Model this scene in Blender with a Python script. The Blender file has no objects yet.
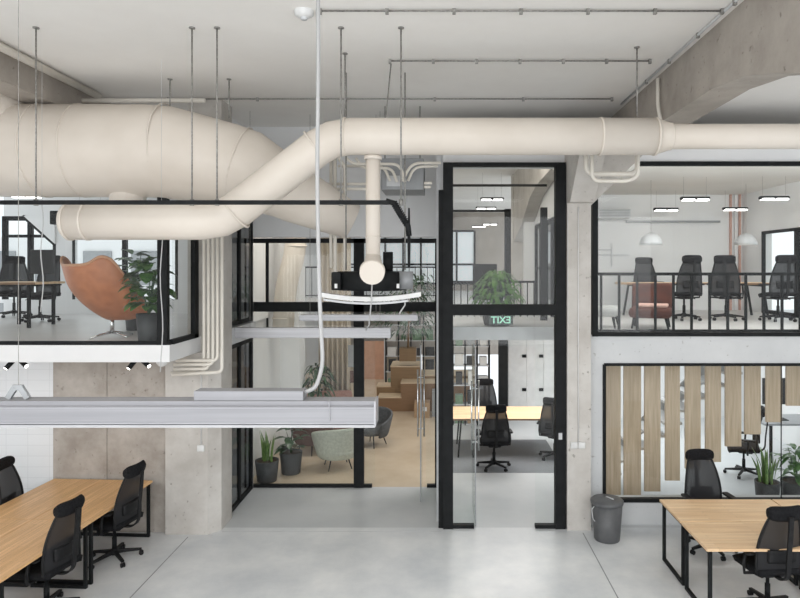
import bpy, math, random
from mathutils import Vector, Matrix
random.seed(7)
PI = math.pi
sc = bpy.context.scene
col = sc.collection
F, CX, CY, EYE = 640.0, 440.0, 268.0, 3.65

def P(px, py, Y):
    """point of the place seen at photo pixel (px,py) and lying Y metres in front of the eye"""
    return Vector(((px - CX) * Y / F, Y, EYE - (py - CY) * Y / F))
def X(px, Y): return (px - CX) * Y / F
def Z(py, Y): return EYE - (py - CY) * Y / F

# ------------------------------------------------------------------ materials
def newmat(name):
    m = bpy.data.materials.new(name); m.use_nodes = True
    nt = m.node_tree; b = nt.nodes['Principled BSDF']
    return m, nt, b
def noisy(name, c1, c2, rough=0.6, scale=4, bump=0.0, metal=0.0, detail=6, stretch=(1, 1, 1), lo=.35, hi=.65, bscale=None, spec=.5):
    m, nt, b = newmat(name)
    tc = nt.nodes.new('ShaderNodeTexCoord'); mp = nt.nodes.new('ShaderNodeMapping')
    mp.inputs['Scale'].default_value = stretch
    nt.links.new(tc.outputs['Object'], mp.inputs[0])
    n = nt.nodes.new('ShaderNodeTexNoise'); n.inputs['Scale'].default_value = scale; n.inputs['Detail'].default_value = detail
    nt.links.new(mp.outputs[0], n.inputs['Vector'])
    r = nt.nodes.new('ShaderNodeValToRGB')
    r.color_ramp.elements[0].position = lo; r.color_ramp.elements[1].position = hi
    r.color_ramp.elements[0].color = (*c1, 1); r.color_ramp.elements[1].color = (*c2, 1)
    nt.links.new(n.outputs[0], r.inputs[0]); nt.links.new(r.outputs[0], b.inputs['Base Color'])
    b.inputs['Roughness'].default_value = rough; b.inputs['Metallic'].default_value = metal
    b.inputs['Specular IOR Level'].default_value = spec
    if bump:
        n2 = nt.nodes.new('ShaderNodeTexNoise'); n2.inputs['Scale'].default_value = bscale or scale * 5
        nt.links.new(mp.outputs[0], n2.inputs['Vector'])
        bp = nt.nodes.new('ShaderNodeBump'); bp.inputs['Strength'].default_value = bump; bp.inputs['Distance'].default_value = .02
        nt.links.new(n2.outputs[0], bp.inputs['Height']); nt.links.new(bp.outputs[0], b.inputs['Normal'])
    return m
def concrete(name, c1, c2, pits=True, scale=1.3, rough=.8, bump=.35, line=None):
    m, nt, b = newmat(name)
    tc = nt.nodes.new('ShaderNodeTexCoord')
    n = nt.nodes.new('ShaderNodeTexNoise'); n.inputs['Scale'].default_value = scale; n.inputs['Detail'].default_value = 9; n.inputs['Roughness'].default_value = .65
    nt.links.new(tc.outputs['Object'], n.inputs['Vector'])
    r = nt.nodes.new('ShaderNodeValToRGB'); r.color_ramp.elements[0].position = .32; r.color_ramp.elements[1].position = .68
    r.color_ramp.elements[0].color = (*c1, 1); r.color_ramp.elements[1].color = (*c2, 1)
    nt.links.new(n.outputs[0], r.inputs[0])
    out = r.outputs[0]
    if pits:
        v = nt.nodes.new('ShaderNodeTexNoise'); v.inputs['Scale'].default_value = 17; v.inputs['Detail'].default_value = 3
        nt.links.new(tc.outputs['Object'], v.inputs['Vector'])
        r2 = nt.nodes.new('ShaderNodeValToRGB'); r2.color_ramp.elements[0].position = .26; r2.color_ramp.elements[1].position = .33
        r2.color_ramp.elements[0].color = (.45, .43, .4, 1); r2.color_ramp.elements[1].color = (1, 1, 1, 1)
        nt.links.new(v.outputs[0], r2.inputs[0])
        mx = nt.nodes.new('ShaderNodeMixRGB'); mx.blend_type = 'MULTIPLY'; mx.inputs[0].default_value = .55
        nt.links.new(out, mx.inputs[1]); nt.links.new(r2.outputs[0], mx.inputs[2]); out = mx.outputs[0]
        bp = nt.nodes.new('ShaderNodeBump'); bp.inputs['Strength'].default_value = bump; bp.inputs['Distance'].default_value = .03
        nt.links.new(r2.outputs[0], bp.inputs['Height']); nt.links.new(bp.outputs[0], b.inputs['Normal'])
    nt.links.new(out, b.inputs['Base Color'])
    b.inputs['Roughness'].default_value = rough
    return m
def wood(name, c1, c2, sx=1.2, sy=.055, rough=.4, grain=.6, mortar=(.25, .15, .08)):
    """staves running along local X"""
    m, nt, b = newmat(name)
    tc = nt.nodes.new('ShaderNodeTexCoord')
    br = nt.nodes.new('ShaderNodeTexBrick'); br.inputs['Scale'].default_value = 1
    br.inputs['Brick Width'].default_value = sx; br.inputs['Row Height'].default_value = sy; br.inputs['Mortar Size'].default_value = .0008
    br.offset = .37; br.inputs['Color1'].default_value = (*c1, 1); br.inputs['Color2'].default_value = (*c2, 1); br.inputs['Mortar'].default_value = (*mortar, 1)
    nt.links.new(tc.outputs['Object'], br.inputs['Vector'])
    mp = nt.nodes.new('ShaderNodeMapping'); mp.inputs['Scale'].default_value = (2, 45, 45)
    nt.links.new(tc.outputs['Object'], mp.inputs[0])
    n = nt.nodes.new('ShaderNodeTexNoise'); n.inputs['Scale'].default_value = 1; n.inputs['Detail'].default_value = 6
    nt.links.new(mp.outputs[0], n.inputs['Vector'])
    r = nt.nodes.new('ShaderNodeValToRGB'); r.color_ramp.elements[0].position = .3; r.color_ramp.elements[1].position = .7
    r.color_ramp.elements[0].color = (.62, .55, .5, 1); r.color_ramp.elements[1].color = (1, 1, 1, 1)
    nt.links.new(n.outputs[0], r.inputs[0])
    mx = nt.nodes.new('ShaderNodeMixRGB'); mx.blend_type = 'MULTIPLY'; mx.inputs[0].default_value = grain
    nt.links.new(br.outputs[0], mx.inputs[1]); nt.links.new(r.outputs[0], mx.inputs[2]); nt.links.new(mx.outputs[0], b.inputs['Base Color'])
    b.inputs['Roughness'].default_value = rough
    return m
def plain(name, c, rough=.5, metal=0, spec=.5, emit=0, ec=None):
    m = noisy(name, tuple(v * .93 for v in c), tuple(min(1, v * 1.04) for v in c), rough, 6, 0, metal, spec=spec)
    if emit:
        b = m.node_tree.nodes['Principled BSDF']
        b.inputs['Emission Color'].default_value = (*(ec or c), 1); b.inputs['Emission Strength'].default_value = emit
    return m
def glassmat(name, tint=(.93, .96, .95), base=.05, k=.85):
    m = bpy.data.materials.new(name); m.use_nodes = True; nt = m.node_tree; nt.nodes.clear()
    o = nt.nodes.new('ShaderNodeOutputMaterial'); t = nt.nodes.new('ShaderNodeBsdfTransparent'); g = nt.nodes.new('ShaderNodeBsdfGlossy')
    t.inputs[0].default_value = (*tint, 1); g.inputs['Roughness'].default_value = .0
    lw = nt.nodes.new('ShaderNodeLayerWeight'); lw.inputs[0].default_value = .5
    p = nt.nodes.new('ShaderNodeMath'); p.operation = 'POWER'; p.inputs[1].default_value = 5
    ma = nt.nodes.new('ShaderNodeMath'); ma.operation = 'MULTIPLY_ADD'; ma.inputs[1].default_value = k; ma.inputs[2].default_value = base
    mx = nt.nodes.new('ShaderNodeMixShader')
    nt.links.new(lw.outputs['Facing'], p.inputs[0]); nt.links.new(p.outputs[0], ma.inputs[0]); nt.links.new(ma.outputs[0], mx.inputs[0])
    nt.links.new(t.outputs[0], mx.inputs[1]); nt.links.new(g.outputs[0], mx.inputs[2]); nt.links.new(mx.outputs[0], o.inputs[0])
    return m
def meshfabric(name, c, hole=.22):
    m, nt, b = newmat(name); b.inputs['Base Color'].default_value = (*c, 1); b.inputs['Roughness'].default_value = .7
    o = nt.nodes['Material Output']; t = nt.nodes.new('ShaderNodeBsdfTransparent'); mx = nt.nodes.new('ShaderNodeMixShader')
    tc = nt.nodes.new('ShaderNodeTexCoord'); w = nt.nodes.new('ShaderNodeTexNoise'); w.inputs['Scale'].default_value = 5
    nt.links.new(tc.outputs['Object'], w.inputs['Vector'])
    ma = nt.nodes.new('ShaderNodeMath'); ma.operation = 'MULTIPLY'; ma.inputs[1].default_value = hole * 2
    nt.links.new(w.outputs[0], ma.inputs[0]); nt.links.new(ma.outputs[0], mx.inputs[0])
    nt.links.new(b.outputs[0], mx.inputs[1]); nt.links.new(t.outputs[0], mx.inputs[2]); nt.links.new(mx.outputs[0], o.inputs[0])
    return m
def tiles(name, c, mortar, w, h):
    m, nt, b = newmat(name)
    tc = nt.nodes.new('ShaderNodeTexCoord'); mp = nt.nodes.new('ShaderNodeMapping'); mp.inputs['Rotation'].default_value = (PI / 2, 0, 0)
    nt.links.new(tc.outputs['Object'], mp.inputs[0])
    br = nt.nodes.new('ShaderNodeTexBrick'); br.inputs['Scale'].default_value = 1; br.offset = 0
    br.inputs['Brick Width'].default_value = w; br.inputs['Row Height'].default_value = h; br.inputs['Mortar Size'].default_value = .003
    br.inputs['Color1'].default_value = (*c, 1); br.inputs['Color2'].default_value = (*[v * .98 for v in c], 1); br.inputs['Mortar'].default_value = (*mortar, 1)
    nt.links.new(mp.outputs[0], br.inputs['Vector']); nt.links.new(br.outputs[0], b.inputs['Base Color']); b.inputs['Roughness'].default_value = .4
    return m

M = dict(
    ceiling=concrete('painted_ceiling', (.80, .775, .74), (.87, .85, .815), pits=False, scale=.5),
    white=concrete('white_wall_paint', (.76, .765, .77), (.80, .80, .80), pits=False, scale=.8),
    greywall=concrete('grey_wall_paint', (.56, .575, .585), (.64, .65, .655), scale=1.2, bump=.1),
    concrete=concrete('bare_concrete', (.31, .275, .24), (.50, .46, .42), scale=2.2),
    beam=concrete('beam_concrete', (.33, .295, .26), (.45, .41, .365), scale=2.2, bump=.6),
    pillar=concrete('pillar_concrete', (.44, .41, .375), (.62, .595, .56), scale=1.4, bump=.6),
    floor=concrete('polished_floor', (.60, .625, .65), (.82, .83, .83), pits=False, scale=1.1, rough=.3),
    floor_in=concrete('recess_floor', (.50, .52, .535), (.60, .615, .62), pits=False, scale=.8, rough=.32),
    beige=concrete('beige_floor', (.50, .41, .30), (.62, .52, .40), pits=False, scale=.7, rough=.25),
    carpet=noisy('grey_carpet', (.17, .18, .19), (.22, .23, .245), .95, 60),
    upfloor=concrete('upper_floor', (.60, .59, .58), (.70, .69, .68), pits=False, scale=.8, rough=.35),
    tile=tiles('white_panel_wall', (.78, .79, .80), (.66, .67, .68), .3, .15),
    duct=noisy('painted_duct', (.68, .615, .54), (.745, .68, .605), .42, 1.5, .02, spec=.35),
    pipe=noisy('painted_pipe', (.70, .66, .59), (.76, .72, .65), .4, 3),
    seam=plain('duct_seam', (.50, .46, .40), .5),
    rod=noisy('threaded_steel', (.22, .215, .20), (.36, .35, .33), .45, 40, metal=.5),
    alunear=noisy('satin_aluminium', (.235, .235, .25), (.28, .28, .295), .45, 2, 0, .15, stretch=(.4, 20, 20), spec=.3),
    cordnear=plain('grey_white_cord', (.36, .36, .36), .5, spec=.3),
    leaffresh=noisy('fresh_leaf', (.05, .17, .025), (.16, .36, .06), .45, 9),
    diffoff=plain('unlit_diffuser', (.42, .42, .43), .5, spec=.2),
    cord=plain('white_cord', (.52, .52, .52), .5),
    black=noisy('black_steel', (.008, .009, .0095), (.013, .014, .015), .6, 8, spec=.18),
    blackplastic=noisy('black_plastic', (.009, .009, .010), (.016, .016, .017), .55, 20, .05, spec=.25),
    blackfab=noisy('black_fabric', (.009, .009, .010), (.018, .018, .02), .9, 60, .2, spec=.15),
    netting=meshfabric('black_netting', (.012, .012, .014), .06),
    alu=noisy('brushed_aluminium', (.42, .42, .44), (.50, .50, .52), .4, 2, 0, .2, stretch=(.4, 20, 20)),
    aludark=plain('aluminium_groove', (.36, .36, .38), .4, .3),
    chrome=plain('chrome', (.72, .72, .72), .15, 1.0),
    oak=wood('oak_staves', (.90, .56, .27), (.78, .46, .20), .9, .05),
    oakpale=wood('pale_oak_staves', (.93, .69, .44), (.84, .58, .34), .9, .05),
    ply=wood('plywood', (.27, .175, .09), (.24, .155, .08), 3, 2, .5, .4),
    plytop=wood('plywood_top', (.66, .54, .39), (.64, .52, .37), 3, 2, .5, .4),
    plank=noisy('pale_timber_plank', (.46, .35, .24), (.62, .49, .36), .55, 1.5, .02, stretch=(22, 22, 1.2), lo=.3, hi=.7),
    glass=glassmat('clear_glass', (.95, .97, .96), .03),
    glassdoor=glassmat('door_glass', (.88, .93, .92), .04),
    bin=noisy('dark_grey_plastic', (.085, .088, .092), (.11, .112, .116), .45, 8),
    potdark=noisy('charcoal_pot', (.035, .037, .04), (.05, .052, .055), .6, 20),
    soil=noisy('potting_soil', (.03, .02, .012), (.07, .045, .03), .95, 60, .5),
    leaf=noisy('green_leaf', (.025, .085, .02), (.09, .20, .045), .35, 9),
    leafdark=noisy('dark_leaf', (.018, .055, .025), (.05, .11, .045), .3, 9),
    leafpale=noisy('grey_green_leaf', (.12, .20, .13), (.20, .30, .20), .4, 9),
    leafspear=noisy('spear_leaf', (.06, .14, .04), (.22, .32, .10), .4, 6, stretch=(10, 10, 3)),
    tan=noisy('tan_leather', (.36, .125, .055), (.46, .175, .08), .42, 7, .03),
    tandark=plain('tan_edge', (.50, .26, .15), .5),
    brown=noisy('brown_leather', (.055, .018, .012), (.10, .03, .018), .55, 8, spec=.2),
    blush=noisy('blush_fabric', (.55, .33, .27), (.62, .40, .34), .85, 30),
    pink=noisy('dusty_pink_fabric', (.28, .16, .135), (.36, .21, .18), .85, 30),
    maroon=noisy('brown_fabric', (.10, .058, .05), (.14, .08, .07), .85, 30),
    sage=noisy('sage_fabric', (.40, .42, .36), (.50, .52, .45), .85, 25),
    greyfab=noisy('grey_fabric', (.42, .42, .41), (.52, .52, .51), .85, 25),
    darkfab=noisy('charcoal_fabric', (.07, .075, .08), (.10, .105, .11), .85, 25),
    salmon=plain('salmon_panel', (.62, .36, .25), .6),
    curtain=noisy('beige_curtain', (.50, .44, .36), (.64, .58, .49), .8, 3, stretch=(9, 9, .3)),
    grey=plain('mid_grey_metal', (.30, .31, .32), .45, .2),
    lightgrey=plain('light_grey_metal', (.58, .59, .60), .4),
    whiteplastic=plain('white_plastic', (.70, .70, .69), .4),
    lampwhite=plain('lamp_diffuser', (1, .99, .96), .5, emit=5),
    exitgreen=plain('exit_lettering', (.35, .65, .52), .5, emit=.35, ec=(.45, .9, .7)),
    exitback=plain('exit_plate', (.02, .045, .035), .4),
    card=noisy('cardboard', (.36, .24, .14), (.42, .29, .18), .8, 12),
    screen=plain('dark_screen', (.012, .013, .015), .15),
    dimglass=glassmat('smoked_glass', (.50, .52, .53), .12),
)

# ------------------------------------------------------------------ mesh builder
class MB:
    def __init__(s): s.v = []; s.f = []; s.sm = []
    def add(s, vs, fs, smooth=False):
        n = len(s.v); s.v += [Vector(v) for v in vs]
        for f in fs: s.f.append([i + n for i in f]); s.sm.append(smooth)
        return s
    def box(s, x0, y0, z0, x1, y1, z1, mat=None):
        vs = [Vector(p) for p in ((x0, y0, z0), (x1, y0, z0), (x1, y1, z0), (x0, y1, z0), (x0, y0, z1), (x1, y0, z1), (x1, y1, z1), (x0, y1, z1))]
        if mat: vs = [mat @ v for v in vs]
        return s.add(vs, [(0, 3, 2, 1), (4, 5, 6, 7), (0, 1, 5, 4), (1, 2, 6, 5), (2, 3, 7, 6), (3, 0, 4, 7)])
    def cbox(s, c, d, rot=None):
        m = Matrix.Translation(Vector(c)) @ (rot.to_4x4() if rot else Matrix())
        return s.box(-d[0] / 2, -d[1] / 2, -d[2] / 2, d[0] / 2, d[1] / 2, d[2] / 2, m)
    def rbox(s, x0, y0, z0, x1, y1, z1, r=.02, seg=3, mat=None):
        """box rounded in its XY outline with softened top and bottom"""
        def ring(z, ins):
            o = []
            rr = max(r - ins, .001)
            for (cx_, cy_, a0) in ((x1 - r, y1 - r, 0), (x0 + r, y1 - r, 90), (x0 + r, y0 + r, 180), (x1 - r, y0 + r, 270)):
                for k in range(seg + 1):
                    a = math.radians(a0 + 90 * k / seg); o.append(Vector((cx_ + rr * math.cos(a), cy_ + rr * math.sin(a), z)))
            return o
        q = min(r, (z1 - z0) / 2) * .9
        lv = [(z0, q * .9), (z0 + q * .3, q * .3), (z0 + q, 0), (z1 - q, 0), (z1 - q * .3, q * .3), (z1, q * .9)]
        rings = [ring(z, i) for z, i in lv]; n = len(rings[0])
        vs = [v for rg in rings for v in rg]
        if mat: vs = [mat @ v for v in vs]
        fs = [(a * n + i, a * n + (i + 1) % n, (a + 1) * n + (i + 1) % n, (a + 1) * n + i) for a in range(len(rings) - 1) for i in range(n)]
        s.add(vs, fs, True)
        k = len(s.v) - len(vs)
        s.f.append([k + i for i in reversed(range(n))]); s.sm.append(False)
        s.f.append([k + (len(rings) - 1) * n + i for i in range(n)]); s.sm.append(False)
        return s
    def tube(s, pts, r, seg=12, caps=True, flat=None):
        pts = [Vector(p) for p in pts]
        rs = r if isinstance(r, (list, tuple)) else [r] * len(pts)
        tang = []
        for i in range(len(pts)):
            a = pts[max(i - 1, 0)]; b = pts[min(i + 1, len(pts) - 1)]; tang.append((b - a).normalized())
        up = Vector((0, 0, 1)) if abs(tang[0].z) < .9 else Vector((1, 0, 0))
        nrm = (up - tang[0] * up.dot(tang[0])).normalized()
        vs = []
        for i, p in enumerate(pts):
            nrm = (nrm - tang[i] * nrm.dot(tang[i])).normalized(); bn = tang[i].cross(nrm)
            for k in range(seg):
                a = 2 * PI * k / seg
                vs.append(p + (nrm * math.cos(a) + bn * math.sin(a) * (flat or 1)) * rs[i])
        fs = [(i * seg + k, i * seg + (k + 1) % seg, (i + 1) * seg + (k + 1) % seg, (i + 1) * seg + k) for i in range(len(pts) - 1) for k in range(seg)]
        s.add(vs, fs, seg > 5)
        if caps:
            n = len(s.v) - len(vs)
            s.f.append([n + k for k in reversed(range(seg))]); s.sm.append(False)
            s.f.append([n + (len(pts) - 1) * seg + k for k in range(seg)]); s.sm.append(False)
        return s
    def bar(s, p0, p1, w, d=None):
        p0, p1 = Vector(p0), Vector(p1); d = d or w; t = (p1 - p0); L = t.length
        q = t.to_track_quat('Z', 'Y') if abs(t.normalized().z) < .999 else Matrix.Identity(3).to_quaternion()
        if abs(t.normalized().z) >= .999: L = t.z
        m = Matrix.Translation(p0) @ q.to_matrix().to_4x4()
        z0, z1 = (0, L) if L > 0 else (L, 0)
        return s.box(-w / 2, -d / 2, z0, w / 2, d / 2, z1, m)
    def lathe(s, prof, c=(0, 0, 0), seg=24, mat=None, smooth=True):
        vs = []
        for (r, z) in prof:
            for k in range(seg):
                a = 2 * PI * k / seg; v = Vector((r * math.cos(a), r * math.sin(a), z))
                vs.append((mat @ v if mat else v) + Vector(c))
        fs = [(i * seg + k, i * seg + (k + 1) % seg, (i + 1) * seg + (k + 1) % seg, (i + 1) * seg + k) for i in range(len(prof) - 1) for k in range(seg)]
        return s.add(vs, fs, smooth)
    def prism(s, poly, axis, a, b):
        """poly of 2-D points extruded along axis from a to b (axis 'x': poly=(y,z); 'y': (x,z); 'z': (x,y))"""
        def mk(p, t):
            return {'x': (t, p[0], p[1]), 'y': (p[0], t, p[1]), 'z': (p[0], p[1], t)}[axis]
        n = len(poly); vs = [mk(p, a) for p in poly] + [mk(p, b) for p in poly]
        fs = [tuple(range(n)), tuple(range(2 * n - 1, n - 1, -1))] + [(i, i + n, (i + 1) % n + n, (i + 1) % n) for i in range(n)]
        return s.add(vs, fs)
    def grid(s, fn, nu, nv, smooth=True):
        vs = [fn(u / nu, v / nv) for u in range(nu + 1) for v in range(nv + 1)]
        fs = [(u * (nv + 1) + v, (u + 1) * (nv + 1) + v, (u + 1) * (nv + 1) + v + 1, u * (nv + 1) + v + 1) for u in range(nu) for v in range(nv)]
        return s.add(vs, fs, smooth)
    def build(s, name, mat, parent=None, world=True, bevel=0, solid=0, sub=0, recalc=True):
        off = Vector((0, 0, 0))
        if parent and world:
            q = parent
            while q: off += q.location; q = q.parent
        me = bpy.data.meshes.new(name)
        me.from_pydata([v - off for v in s.v], [], s.f); me.update()
        for p, f in zip(me.polygons, s.sm): p.use_smooth = f
        if recalc:
            import bmesh
            bm = bmesh.new(); bm.from_mesh(me); bmesh.ops.recalc_face_normals(bm, faces=bm.faces); bm.to_mesh(me); bm.free()
        o = bpy.data.objects.new(name, me); me.materials.append(M[mat] if isinstance(mat, str) else mat); col.objects.link(o)
        if parent: o.parent = parent
        if solid:
            q = o.modifiers.new('Solid', 'SOLIDIFY'); q.thickness = solid; q.offset = 0
        if sub:
            q = o.modifiers.new('Sub', 'SUBSURF'); q.levels = sub; q.render_levels = sub
        if bevel:
            q = o.modifiers.new('Bevel', 'BEVEL'); q.width = bevel; q.segments = 2; q.limit_method = 'ANGLE'
        return o
def tag(o, label=None, cat=None, group=None, kind=None):
    if label: o['label'] = label
    if cat: o['category'] = cat
    if group: o['group'] = group
    if kind: o['kind'] = kind
    return o
def thing(name, loc, label, cat, group=None, rz=0):
    o = bpy.data.objects.new(name, None); o.location = loc; o.rotation_euler = (0, 0, rz); o.empty_display_size = .1
    col.objects.link(o); return tag(o, label, cat, group)
def struct(name, mb, mat, label, cat='wall', **k):
    return tag(mb.build(name, mat, **k), label, cat, kind='structure')
def copy_tree(o, parent=None):
    c = o.copy(); col.objects.link(c)
    if parent: c.parent = parent
    for ch in list(o.children): copy_tree(ch, c)
    return c
def place(root, first, loc, rz, label, group=None, scale=None):
    o = root if first else copy_tree(root)
    o.location = loc; o.rotation_euler = (0, 0, rz); o['label'] = label
    if group: o['group'] = group
    if scale: o.scale = (scale,) * 3
    return o
def arc(pts, r, n=5):
    """polyline with its corners rounded"""
    pts = [Vector(p) for p in pts]; out = [pts[0]]
    for i in range(1, len(pts) - 1):
        a, b, c = pts[i - 1], pts[i], pts[i + 1]
        ra = min(r, (a - b).length * .49, (c - b).length * .49)
        p0 = b + (a - b).normalized() * ra; p1 = b + (c - b).normalized() * ra
        for k in range(n + 1):
            t = k / n; out.append((1 - t) ** 2 * p0 + 2 * t * (1 - t) * b + t * t * p1)
    out.append(pts[-1]); return out

FZ = 2.70      # upper floor level
CZ = 6.0       # hall ceiling
YW = 9.1       # facade plane
YR = 10.67     # recessed glass plane

# ------------------------------------------------------------------ setting
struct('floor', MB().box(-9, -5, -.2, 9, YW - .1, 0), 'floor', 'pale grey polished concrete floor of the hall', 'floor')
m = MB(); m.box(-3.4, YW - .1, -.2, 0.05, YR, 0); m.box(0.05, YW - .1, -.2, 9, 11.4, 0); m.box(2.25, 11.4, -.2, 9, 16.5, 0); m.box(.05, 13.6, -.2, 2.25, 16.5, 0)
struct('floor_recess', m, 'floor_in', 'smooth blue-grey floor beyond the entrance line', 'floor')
struct('floor_carpet', MB().box(.05, 11.4, -.2, 2.25, 13.6, 0.004), 'carpet', 'dark grey carpet area under the desk behind the glass door', 'floor')
struct('floor_lounge', MB().box(-4.8, YR, -.2, .05, 27, 0), 'beige', 'shiny beige lounge floor behind the recessed glazing', 'floor')
struct('ceiling', MB().box(-9, -5, CZ, 9, 13.4, CZ + .2).box(-4.8, 13.4, CZ, 7.2, 27.2, CZ + .2), 'ceiling', 'off-white painted concrete ceiling over the whole hall', 'ceiling')
# floor joints
def joint(n, p0, p1, lab):
    m = MB(); a = P(*p0, 1) - Vector((0, 0, EYE)); b = P(*p1, 1) - Vector((0, 0, EYE))
    g = []
    for (px, py) in (p0, p1):
        Y = F * EYE / (py - CY); g.append(Vector((X(px, Y), Y, .001)))
    d = (g[1] - g[0]).normalized(); g[1] = g[0] + d * ((g[0].y - .5) / abs(d.y)); s = d.cross(Vector((0, 0, 1))) * .007
    m.add([g[0] - s, g[1] - s, g[1] + s, g[0] + s], [(0, 1, 2, 3)])
    struct(n, m, 'grey', lab, 'trim')
joint('trim_1', (188, 537), (130, 598), 'dark expansion joint in the floor near the left desks')
joint('trim_2', (583, 533), (618, 598), 'dark expansion joint in the floor near the grey bin')
struct('trim_3', MB().box(-3.02, 8.86, 0, .02, 8.875, .0015), 'lightgrey', 'thin joint line across the floor at the mouth of the recess', 'trim')

# hall shell behind and beside the camera: side walls and a window wall with piers
struct('wall_left', MB().box(-9.2, -5, 0, -9, 8, CZ), 'white', 'white side wall of the hall beyond the left desks')
m = MB(); m.box(9, -5, 0, 9.2, YW, .6); m.box(9, -5, 5.6, 9.2, YW, CZ)
for k in range(5): m.box(9, -5 + 3.4 * k, .6, 9.2, -4.5 + 3.4 * k, 5.6)
struct('wall_right', m, 'white', 'white window wall of the hall beyond the right desks')
m = MB(); m.box(-9, -5.2, 0, 9, -5, .7); m.box(-9, -5.2, 5.5, 9, -5, CZ)
for k in range(6): m.box(-9 + 3.5 * k, -5.2, .7, -8.5 + 3.5 * k, -5, 5.5)
struct('wall_rear', m, 'white', 'window wall of the hall opposite the offices')

# left lower walls
XL = -3.33
struct('wall_panelled', MB().box(-9, 8.85, 0, -5.35, 9.05, 2.49), 'tile', 'white panelled wall behind the left desks')
m = MB(); m.box(-5.35, 8.85, 0, X(107, 8.85) - .004, 9.05, 2.49); m.box(X(107, 8.85) + .004, 8.85, 0, -3.76, 9.05, 2.49)
struct('wall_concrete', m, 'concrete', 'bare concrete wall with one vertical joint at the end of the left desks')
m = MB()
xa, xb = -3.76, -3.04
m.prism([(xa, 8.76), (xb - .14, 8.76), (xb, 8.9), (xb, 9.35), (xa, 9.35)], 'z', 0, 2.49)
m.prism([(xa + .25, 8.9), (xb, 8.9), (xb, 9.35), (xa + .25, 9.35)], 'z', 2.49, CZ)
struct('pillar_left', m, 'pillar', 'rough concrete pillar with a chamfered corner left of the recess', 'pillar')
# slab of the left mezzanine
m = MB(); m.prism([(-9, 7.88), (XL, 7.88), (XL, 13.4), (-9, 13.4)], 'z', 2.49, FZ)
struct('floor_mezzanine_left', m, 'white', 'slab of the left glazed office with a smooth white edge', 'floor')
struct('floor_finish_left', MB().box(-9, 7.98, FZ, XL - .08, 13.2, FZ + .006), 'upfloor', 'light floor inside the left glazed office', 'floor')
# right facade
wx0, wx1 = X(604, YW), 7.6
wz0, wz1 = Z(500, YW), Z(364.5, YW)
m = MB(); m.box(2.08, YW, 0, wx0, YW + .2, FZ); m.box(wx0, YW, 0, 9, YW + .2, wz0); m.box(wx0, YW, wz1, 9, YW + .2, FZ); m.box(wx1, YW, wz0, 9, YW + .2, wz1)
struct('wall_front_lower', m, 'greywall', 'grey concrete wall around the long lower window')
m = MB(); m.box(2.08, YW, 5.16, 9, YW + .15, 5.62); m.box(.04, YW, 5.08, 2.1, YW + .15, 5.62); m.box(.04, YW + .15, 5.5, 9, 10.75, 5.62); m.box(.04, 10.6, 5.62, 9, 10.75, CZ)
struct('wall_front_upper', m, 'white', 'white wall strip above the door and the upper glazing')
m = MB()
m.box(1.77, 8.9, 0, 2.1, 9.35, 5.55)
m.prism([(2.1, 4.52), (2.82, 5.22), (2.82, 5.5), (2.1, 5.5)], 'y', 8.9, 9.09)
m.box(1.77, 8.7, 4.55, 2.1, 8.9, 5.42)
m.prism([(8.7, 4.55), (7.9, 5.3), (7.9, 5.42), (8.7, 5.42)], 'x', 1.77, 2.1)
struct('pillar_right', m, 'pillar', 'concrete pillar with flared bracket between door and right offices', 'pillar')
# mezzanine slab right/centre
m = MB(); m.box(2.1, YW + .2, 2.45, 9, 14.6, FZ); m.box(.05, 10.3, 2.49, 2.1, 27, FZ)
struct('floor_mezzanine_right', m, 'lightgrey', 'slab of the upper floor behind the door and right glazing', 'floor')
struct('floor_finish_right', MB().box(2.12, YW + .2, FZ, 6.8, 14.4, FZ + .006), 'upfloor', 'pale floor of the upper right office', 'floor')
# upper right room
struct('wall_office_back', MB().box(1.9, 14.4, FZ, 7, 14.6, 5.5), 'white', 'white back wall of the upper right office')
struct('ceiling_office', MB().box(1.9, YW + .15, 5.3, 9, 14.6, 5.4), 'ceiling', 'white ceiling of the upper right office', 'ceiling')
m = MB(); m.box(6.8, YW + .2, FZ, 7, 9.6, 5.3); m.box(6.8, 13.5, FZ, 7, 14.4, 5.3); m.box(6.8, 9.6, 4.42, 7, 13.5, 5.3)
struct('wall_office_side', m, 'white', 'white side wall of the upper right office with a wide window')
struct('wall_office_inner', MB().box(2.13, YW + .32, FZ, 2.2, 11.55, 5.3).box(2.13, 11.55, 4.62, 2.2, 14.4, 5.3), 'white', 'white inner partition of the upper right office')
# rear walls of the ground-floor rooms
m = MB(); m.box(X(508, 15.6), 15.6, 0, 9, 15.8, 2.49)
struct('wall_store_back', m, 'white', 'white back wall of the ground-floor room behind the door')
struct('wall_stair_side', MB().box(7.2, YW + .2, 0, 7.4, 15.6, 2.45), 'white', 'white side wall beyond the stair')
# beams
m = MB(); m.box(2.67, 6.3, 5.41, 3.05, YW - .01, CZ); m.box(2.67, YW - .01, 5.62, 3.05, 10.6, CZ)
m.prism([(6.3, 5.41), (5.6, 5.33), (5.1, 5.20), (4.5, 5.02), (3.9, 4.75), (3.5, 4.6), (3.5, CZ), (6.3, CZ)], 'x', 2.67, 3.05); m.box(2.67, 3.1, 0, 3.05, 3.5, CZ); m.box(2.67, -5, 5.41, 3.05, 3.1, CZ)
struct('beam_right', m, 'beam', 'rough arched concrete beam under the ceiling above the right desks', 'beam')
struct('beam_left', MB().box(-5.1, -5, 5.67, -4.72, 13, CZ), 'beam', 'concrete beam in shadow above the large duct', 'beam')
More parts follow.
